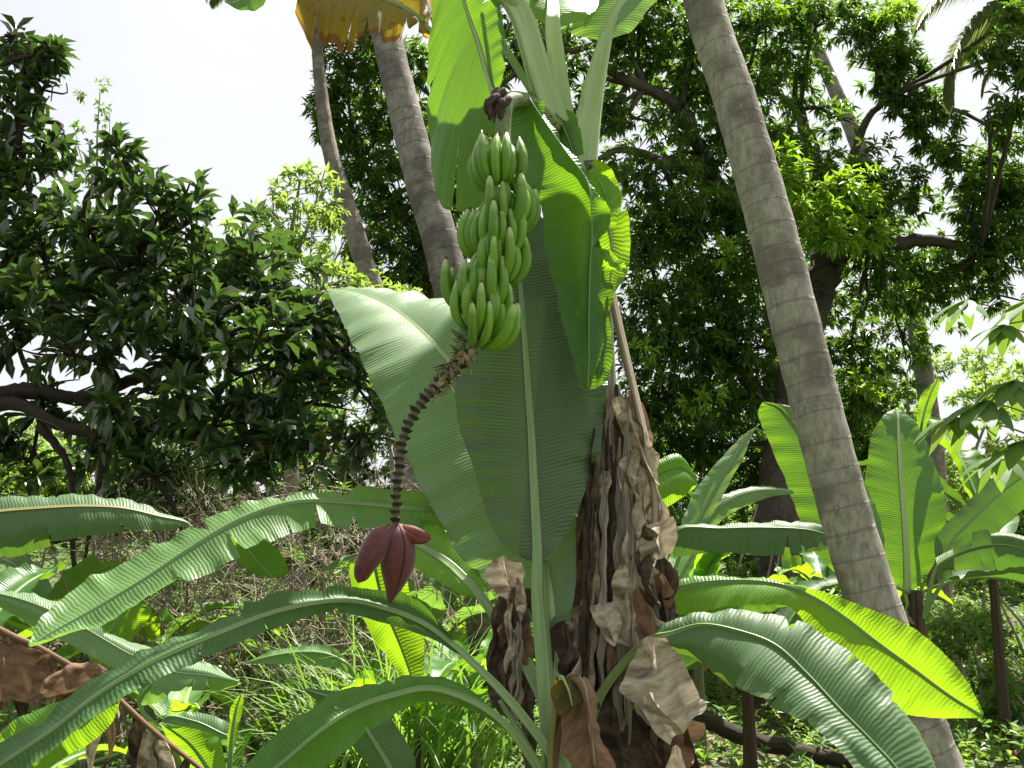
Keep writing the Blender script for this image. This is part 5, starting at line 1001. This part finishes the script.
# far right
t, tp = bplant(1003, 8.2, z_at(540, 8.2), .055, 'banana plant with a bare brown stem at the right edge', [A_(170, 60, 1.5, .35, 1.5, M_leafb), A_(200, 30, 1.3, .3, 1.6, M_leafb), A_(100, 75, 1.4, .34, .8, M_leafy), A_(-10, 60, 1.5, .36, 1.3, M_leaf), A_(-60, 50, 1.2, .32, 1.6, M_leafb), A_(150, 10, .9, .26, 1.2, M_leafb), A_(250, 35, 1.1, .3, 1.6, M_leafb)], stemmat=M_deadd)
# small one under the right leaves
t, tp = bplant(748, 7.4, z_at(668, 7.4), .06, 'small banana plant with a dark stem below the grey green leaf', [A_(215, 55, .8, .24, 1.5, M_leafb), A_(160, 60, .9, .26, 1.4, M_leaf), A_(-20, 60, .8, .22, 1.5, M_leaf), A_(30, 45, .8, .24, 1.4, M_leafb), A_(100, 70, .9, .26, .8, M_leaf), A_(260, 40, .7, .24, 1.6, M_leafb), A_(190, 20, .75, .22, 1.3, M_leafb)], stemmat=M_deadd)
# plant carrying the flat and upright leaves in the right middle
t, tp = bplant(655, 6.4, z_at(640, 6.4), .07, 'banana plant behind the dry stem with a flat leaf spread to the right', [A_(60, 60, 1.3, .34, 1.2, M_leaf)])
leaf_px(t, [(666, 555, 668, 556, 670, 560, 6.2, 0, 0), (672, 527, 680, 530, 676, 556, 6.1, .05, -.02), (720, 524, 722, 529, 722, 552, 6.05, .06, -.03), (765, 522, 766, 528, 768, 556, 6.0, .06, -.03), (805, 522, 808, 530, 810, 552, 5.98, .05, -.02), (832, 530, 835, 538, 836, 548, 5.96, .02, 0), (850, 545, 851, 546, 852, 547, 5.95, 0, 0)],
        M_leafb, pet=[(655, 640, 6.4), (658, 590, 6.3), (668, 556, 6.2)], pr=.02, seed=56, n=70, tears=[(1, .58, .9), (1, .63, .8), (-1, .6, .3)], gap=.2, label='flat leaf with its torn edge hanging down')
leaf_px(t, [(680, 545, 684, 546, 688, 544, 6.5, 0, 0), (682, 522, 697, 522, 712, 515, 6.55, .02, .02), (694, 492, 713, 492, 730, 482, 6.6, .03, .03), (714, 466, 731, 462, 745, 454, 6.65, .02, .02), (738, 440, 746, 438, 752, 434, 6.7, 0.01, .01), (758, 425, 759, 424, 760, 424, 6.72, 0, 0)], M_leafp, pet=[(655, 650, 6.4), (668, 590, 6.45), (684, 546, 6.5)], pr=.016, seed=57, n=50)
leaf_px(t, [(696, 540, 700, 542, 704, 543, 6.6, 0, 0), (700, 512, 712, 514, 722, 520, 6.65, .02, .02), (730, 492, 738, 495, 748, 505, 6.7, .03, .02), (765, 486, 768, 489, 775, 496, 6.75, .03, .02), (792, 490, 793, 492, 794, 494, 6.8, 0, 0)], M_leafp, pet=[(655, 650, 6.4), (675, 590, 6.5), (700, 542, 6.6)], pr=.014, seed=58, n=40)
leaf_px(t, [(612, 520, 614, 522, 616, 524, 6.0, 0, 0), (622, 458, 636, 490, 640, 522, 6.0, .05, -.02), (650, 462, 656, 476, 660, 512, 6.0, .04, -.03), (676, 454, 680, 468, 684, 496, 6.02, .04, -.02), (692, 470, 694, 478, 693, 490, 6.05, 0.01, 0), (697, 482, 698, 483, 698, 484, 6.05, 0, 0)], M_leafy, pet=[(640, 640, 6.3), (618, 560, 6.1), (614, 522, 6.0)], pr=.016, seed=59, n=40, bulge=.2, label='sunlit lime leaf')
leaf_px(t, [(672, 640, 676, 640, 680, 642, 5.9, 0, 0), (680, 612, 692, 618, 700, 630, 5.85, .03, .0), (715, 590, 724, 604, 730, 622, 5.8, .03, 0), (750, 585, 755, 598, 760, 615, 5.8, .03, 0), (785, 600, 787, 603, 788, 606, 5.8, 0, 0)], M_leaf, pet=[(655, 680, 6.4), (664, 650, 6.1), (676, 640, 5.9)], pr=.016, seed=60, n=40)

# left group
t, tp = bplant(-60, 4.6, z_at(560, 4.6), .08, 'banana plant beyond the left edge holding a long dark drooping leaf', [])
leaf_px(t, [(-40, 510, -35, 520, -32, 530, 4.4, 0, 0), (-10, 498, -5, 512, 0, 555, 4.4, .06, -.03), (35, 496, 40, 508, 45, 542, 4.42, .07, -.03), (80, 494, 84, 506, 88, 535, 4.45, .07, -.03), (120, 498, 124, 508, 128, 530, 4.5, .06, -.02), (158, 510, 160, 516, 164, 530, 4.55, .04, -.01), (182, 518, 184, 521, 186, 526, 4.6, .01, 0), (192, 526, 193, 527, 194, 527, 4.62, 0, 0)],
        M_leafb, pet=[(-60, 560, 4.6), (-48, 535, 4.45), (-35, 520, 4.4)], pr=.018, ribm=M_ribd, seed=71, n=90, tears=[(1, .3, .35), (-1, .35, .3), (-1, .55, .35), (1, .55, .3)], gap=.2, label='long dark green leaf')
t, tp = bplant(-50, 5.4, z_at(700, 5.4), .08, 'banana plant at the left edge with a pale arching leaf and a withered brown one', [A_(80, 65, 1.2, .3, 1.2, M_leaf), A_(20, 60, .9, .26, 1.6, M_leafy)])
leaf_px(t, [(-30, 592, -25, 595, -25, 600, 5.3, 0, 0), (0, 590, 2, 596, 0, 606, 5.3, .05, -.02), (40, 596, 42, 608, 30, 625, 5.3, .07, -.03), (85, 612, 86, 630, 76, 648, 5.3, .07, -.03), (130, 632, 130, 655, 120, 672, 5.3, .07, -.03), (175, 650, 172, 672, 165, 690, 5.3, .06, -.03), (210, 662, 208, 676, 205, 690, 5.3, .04, -.02), (238, 680, 239, 682, 240, 684, 5.3, 0, 0)],
        M_leafp, pet=[(-50, 700, 5.4), (-45, 640, 5.35), (-25, 595, 5.3)], pr=.016, seed=72, n=70, tears=rand_tears(4, 9, .3, .95), label='pale sunlit arching leaf')
g0 = [P(-40, 625, 4.4), P(20, 640, 4.4), P(60, 660, 4.4), P(105, 688, 4.4), P(150, 728, 4.38), P(200, 768, 4.35), P(240, 800, 4.3)]
g = Geo(); tube(g, [tp] + g0, [.022, .02, .016, .014, .013, .012, .010, .006], 8, n=60); dm = g.obj('dry_leaf', M_deadr, t); dm['label'] = 'withered brown leaf'
r = np.random.default_rng(12); gp = catmull(g0, 60)
def hang(parent, mid, mat, k, w, ln, dxm=0):
    Mc = [mid + np.array([dxm * s_ + r.normal(0, .01), r.normal(0, .02), -ln * s_]) for s_ in (0, .3, .65, 1)]
    ws = [w * .6, w, w * .8, w * .15]; Lc = [m_ + np.array([-w_, r.normal(0, .015), 0]) for m_, w_ in zip(Mc, ws)]; Rc = [m_ + np.array([w_, r.normal(0, .015), w_ * -.5]) for m_, w_ in zip(Mc, ws)]
    g = Geo(); blade(g, Lc, Mc, Rc, n=20, m=4, bulge=.35, ripple=.01, seed=k); g.obj('dry_strip', mat, parent)
for k in range(22):
    i = int(r.uniform(4, 58)); hang(dm, gp[i], [M_deadr, M_dead, M_deadd][k % 3], 700 + k, r.uniform(.015, .045), r.uniform(.12, .42), r.normal(0, .03))
dead_px([(-30, 632, -20, 630, -10, 632, 4.38, 0, 0), (-30, 660, 0, 650, 45, 655, 4.36, .02, .02), (-30, 690, 5, 680, 48, 688, 4.34, .03, .03), (-20, 705, 10, 700, 40, 704, 4.33, .01, .01)], M_deadr, 720, parent=dm, name='dry_strip', bulge=.1)
dead_px([(25, 700, 30, 702, 32, 706, 4.34, 0, 0), (55, 672, 62, 682, 66, 692, 4.32, .02, .02), (85, 662, 92, 672, 100, 680, 4.33, .02, .02), (112, 672, 114, 674, 116, 676, 4.36, 0, 0)], M_deadr, 721, parent=dm, name='dry_strip')
t, tp = bplant(90, 6.4, z_at(760, 6.4), .06, 'small bright banana sucker between the two long grey leaves', [A_(20, 20, .9, .24, 1.3, M_leafy)])
leaf_px(t, [(96, 672, 100, 674, 104, 674, 6.3, 0, 0), (88, 648, 102, 650, 122, 652, 6.3, .04, .02), (98, 625, 112, 628, 140, 630, 6.3, .05, .02), (112, 606, 125, 610, 152, 612, 6.3, .04, .02), (130, 600, 136, 602, 148, 606, 6.3, 0, 0)], M_leafy, pet=[(92, 760, 6.4), (96, 710, 6.35), (100, 674, 6.3)], pr=.014, seed=74, n=40)
t, tp = bplant(180, 6.0, z_at(740, 6.0), .06, 'low banana plant with pale frayed leaves under the torn leaf, lower left', [A_(100, 50, .8, .22, 1.5, M_leafp), A_(170, 60, .8, .24, 1.6, M_leafp), A_(300, 60, .6, .2, 1.4, M_leafy)])
leaf_px(t, [(136, 700, 140, 702, 142, 706, 5.9, 0, 0), (150, 672, 155, 682, 162, 700, 5.9, .05, -.02), (180, 662, 182, 672, 184, 680, 5.9, .05, -.02), (210, 664, 212, 674, 214, 682, 5.9, .04, -.02), (238, 682, 239, 683, 240, 684, 5.9, 0, 0)], M_leafp, pet=[(180, 740, 6.0), (150, 720, 5.95), (140, 702, 5.9)], pr=.014, seed=75, n=50, tears=rand_tears(6, 4, .1, .9, 1))
t, tp = bplant(225, 5.0, z_at(800, 5.0), .06, 'low banana sucker with a narrow rolled upright leaf at the bottom left', [A_(150, 55, .7, .2, 1.3, M_leafb)])
leaf_px(t, [(222, 792, 226, 794, 230, 792, 4.9, 0, 0), (190, 772, 208, 768, 224, 758, 4.9, .03, .02), (172, 744, 190, 744, 215, 735, 4.9, .03, .02), (160, 724, 162, 723, 166, 723, 4.9, 0, 0)], M_leafy, pet=[(226, 820, 5.0), (226, 794, 4.9)], pr=.014, seed=76, n=40)
leaf_px(t, [(228, 760, 230, 762, 232, 760, 4.95, 0, 0), (228, 735, 232, 735, 238, 732, 4.95, .02, .02), (230, 710, 236, 710, 243, 705, 4.95, .02, .02), (238, 696, 241, 695, 244, 694, 4.95, 0, 0)], M_leafy, pet=[(227, 820, 5.0), (230, 762, 4.95)], pr=.01, seed=77, n=30)
leaf_px(t, [(160, 716, 165, 720, 168, 724, 5.1, 0, 0), (190, 712, 195, 722, 198, 735, 5.1, .03, 0), (225, 720, 225, 735, 222, 745, 5.1, .03, 0), (243, 738, 244, 740, 245, 742, 5.1, 0, 0)], M_leafp, pet=[(225, 830, 5.0), (180, 760, 5.1), (165, 720, 5.1)], pr=.01, seed=78, n=30)
t, tp = bplant(20, 4.3, z_at(800, 4.3), .07, 'banana sucker with a broad sunlit leaf at the bottom left corner', [A_(60, 40, .6, .2, 1.2, M_leafy)])
leaf_px(t, [(-10, 790, -5, 792, 0, 795, 4.2, 0, 0), (0, 735, 15, 755, 30, 785, 4.2, .04, .0), (30, 712, 45, 728, 60, 760, 4.2, .05, 0), (62, 702, 75, 716, 92, 742, 4.2, .05, 0), (95, 696, 104, 706, 112, 722, 4.2, .03, 0), (118, 700, 119, 701, 120, 702, 4.2, 0, 0)], M_leafy, pet=[(20, 800, 4.3), (-5, 792, 4.2)], pr=.016, seed=79, n=50)
# centre background banana plants
for (bx, bY, bz, lb_, sd_n) in ((475, 6.8, 690, 'lime leafed low banana sucker just left of the young stems', 1), (505, 9.0, 640, 'pale banana plant far behind the bases of the young stems', 2), (150, 7.8, 660, 'sunlit banana plant behind the torn leaf at left', 3), (40, 7.4, 640, 'banana plant glowing behind the pale arching leaf at the left edge', 4), (255, 7.2, 740, 'small banana sucker in the dark hollow left of the grass', 5), (700, 9.0, 600, 'banana plant among the shrubs behind the flat leaf', 6), (830, 8.6, 600, 'banana plant half hidden by the leaning trunk foot', 7)):
    q_ = random.Random(sd_n); bplant(bx, bY, z_at(bz, bY), .05, lb_, [A_(q_.uniform(0, 360), q_.uniform(25, 70), q_.uniform(.7, 1.15), q_.uniform(.22, .32), q_.uniform(1.1, 1.7), (M_leafy, M_leafp, M_leafy, M_leaf)[j_ % 4]) for j_ in range(7)])
t, tp = bplant(325, 7.6, z_at(715, 7.6), .06, 'young banana plant with one level leaf, left of the grass clump', [A_(20, 60, .8, .24, 1.4, M_leafy), A_(280, 50, .6, .22, 1.4, M_leafp)])
leaf_px(t, [(352, 664, 350, 668, 350, 674, 6.3, 0, 0), (330, 646, 330, 655, 334, 668, 6.3, .03, -.02), (305, 646, 303, 652, 300, 664, 6.3, .04, -.02), (275, 650, 272, 656, 272, 664, 6.3, .04, -.02), (246, 662, 245, 663, 244, 664, 6.3, 0, 0)], M_leafp, pet=[(325, 715, 7.6), (352, 690, 6.8), (350, 668, 6.3)], pr=.012, seed=81, n=50)
t, tp = bplant(440, 8.0, z_at(640, 8.0), .07, 'pale sunlit banana plant behind the flower and the arching stems', [A_(200, 65, 1.2, .34, 1.5, M_leafp), A_(150, 50, 1.2, .34, 1.6, M_leafp), A_(250, 55, 1.1, .34, 1.7, M_leafp), A_(20, 50, 1.2, .34, 1.6, M_leafp), A_(320, 45, 1.0, .3, 1.7, M_leafp), A_(90, 75, 1.2, .34, 1.0, M_leaf), A_(280, 20, .9, .3, 1.5, M_leafy), A_(185, 15, 1.0, .3, 1.3, M_leafp)])
t, tp = bplant(420, 6.2, z_at(730, 6.2), .05, 'small dark stemmed banana sucker inside the tall grass', [A_(200, 65, .6, .2, 1.5, M_leafy), A_(150, 60, .6, .2, 1.4, M_leaf), A_(260, 60, .55, .2, 1.6, M_leafy), A_(20, 50, .7, .2, 1.6, M_leaf), A_(320, 40, .5, .18, 1.6, M_leaf)], stemmat=M_deadd)

# ================================================================== papaya-like palmate leaves at the right edge
t = thing('cassava_shrub', 'shrub with large palmate leaves reaching in at the right edge', 'shrub')
limbs(t, [[(1110, 900, 5.2, .05), (1100, 700, 5.2, .045), (1085, 500, 5.1, .04), (1075, 400, 5.0, .03), (1070, 300, 5.0, .02)]], M_twig, 'stem', 10)
F_pal = foliage_mat('palmate_foliage', (.045, .11, .025), (.10, .19, .045), (.30, .50, .05), .38, .5)
r = np.random.default_rng(41)
for k, (px, py, Y, size, rot) in enumerate([(965, 300, 5.0, .17, 0), (1005, 325, 4.9, .15, 1), (985, 400, 4.8, .22, 2), (955, 415, 4.9, .18, 3), (1015, 380, 4.8, .2, 4), (1000, 455, 5.1, .2, 5), (1030, 300, 4.9, .2, 6), (1025, 440, 4.8, .2, 7)]):
    c = P(px, py, Y); g = Geo(); node = P(1073, min(480, py + 40), 5.0)
    tube(g, catmull([node, (node + c) / 2 + [0, 0, .03], c], 10), np.linspace(.007, .003, 10), 5); pt = g.obj('leaf_stalk', M_ribd, t)
    tips = np.array([c]); g = Geo(); nl = 7; size *= 1.25
    for q in range(nl):
        a_ = (q - 3) * .62 + math.pi + r.normal(0, .08); d = unit(np.array([math.cos(a_), math.sin(a_) * .8 - .15, -.22 - .12 * abs(q - 3) + r.normal(0, .08)])); ln = size * (1 - .09 * abs(q - 3)) * r.uniform(.9, 1.1)
        s_ = np.linspace(0, 1, 9); mid_ = c + d * (ln * s_)[:, None] + np.array([0, 0, -.35 * ln]) * (s_ ** 2)[:, None]; side = unit(np.cross(d, [0, 0, 1.])); w = ln * .22 * np.sin(math.pi * s_ ** .8) ** .8 + .001
        V = np.stack([mid_ - side * w[:, None], mid_ - [0, 0, .004], mid_ + side * w[:, None]], 1).reshape(-1, 3); g.add(V, grid_faces(9, 3), rnd=.3 + .5 * r.uniform())
    g.obj('leaf', F_pal, t)

# ------------------------------------------------------------------ world and sun
sd_ = unit([.24, .36, .90]); el = math.asin(sd_[2]); az = math.atan2(sd_[0], sd_[1])
W = bpy.data.worlds.new('World'); S.world = W; W.use_nodes = True
nt = W.node_tree; nt.nodes.clear(); n = N(nt)
sky = n('ShaderNodeTexSky', sky_type='NISHITA', sun_disc=False, sun_elevation=el, sun_rotation=az, dust_density=3.0, air_density=1.0)
tc = n('ShaderNodeTexCoord'); no = n('ShaderNodeTexNoise', i_Scale=2.2, i_Detail=5.0, i_Vector=tc.outputs['Generated'])
fac = n.math('ADD', .82, n.math('MULTIPLY', n.math('SUBTRACT', no.outputs[0], .5), .5)); 
colr = n.mix(fac, sky.outputs[0], (7.4, 7.45, 7.55))
# sky dimmed away from the sun, added to cut fill from behind the camera
vd = n('ShaderNodeVectorMath', operation='DOT_PRODUCT', i_0=tc.outputs['Generated'], i_1=tuple(sd_))
mr = n('ShaderNodeMapRange', i_Value=vd.outputs['Value'], i_1=-.45, i_2=.34, i_3=.30, i_4=1.0)
colr = n.mix(1.0, colr, n('ShaderNodeCombineXYZ', i_0=mr.outputs[0], i_1=mr.outputs[0], i_2=mr.outputs[0]).outputs[0], 'MULTIPLY')
bg = n('ShaderNodeBackground', i_Color=colr, i_Strength=.05); out = n('ShaderNodeOutputWorld'); n.l(bg.outputs[0], out.inputs[0])
sl = bpy.data.lights.new('sun', 'SUN'); sl.energy = 5.0; sl.angle = R(.5); sl.color = (1, .95, .86)
so = bpy.data.objects.new('sun', sl); COL.objects.link(so)
so.rotation_euler = Vector(-Vector(sd_)).to_track_quat('-Z', 'Y').to_euler(); so.location = (3, 3, 12)
S.view_settings.view_transform = 'Standard'; S.view_settings.look = 'None'; S.view_settings.exposure = 1.5; S.view_settings.gamma = 1
S.render.engine = 'CYCLES'; cy = S.cycles; cy.max_bounces = 7; cy.diffuse_bounces = 4; cy.glossy_bounces = 2; cy.transmission_bounces = 5; cy.transparent_max_bounces = 4
cy.use_denoising = True; cy.sample_clamp_indirect = 8
try: cy.denoiser = 'OPENIMAGEDENOISE'
except Exception: pass
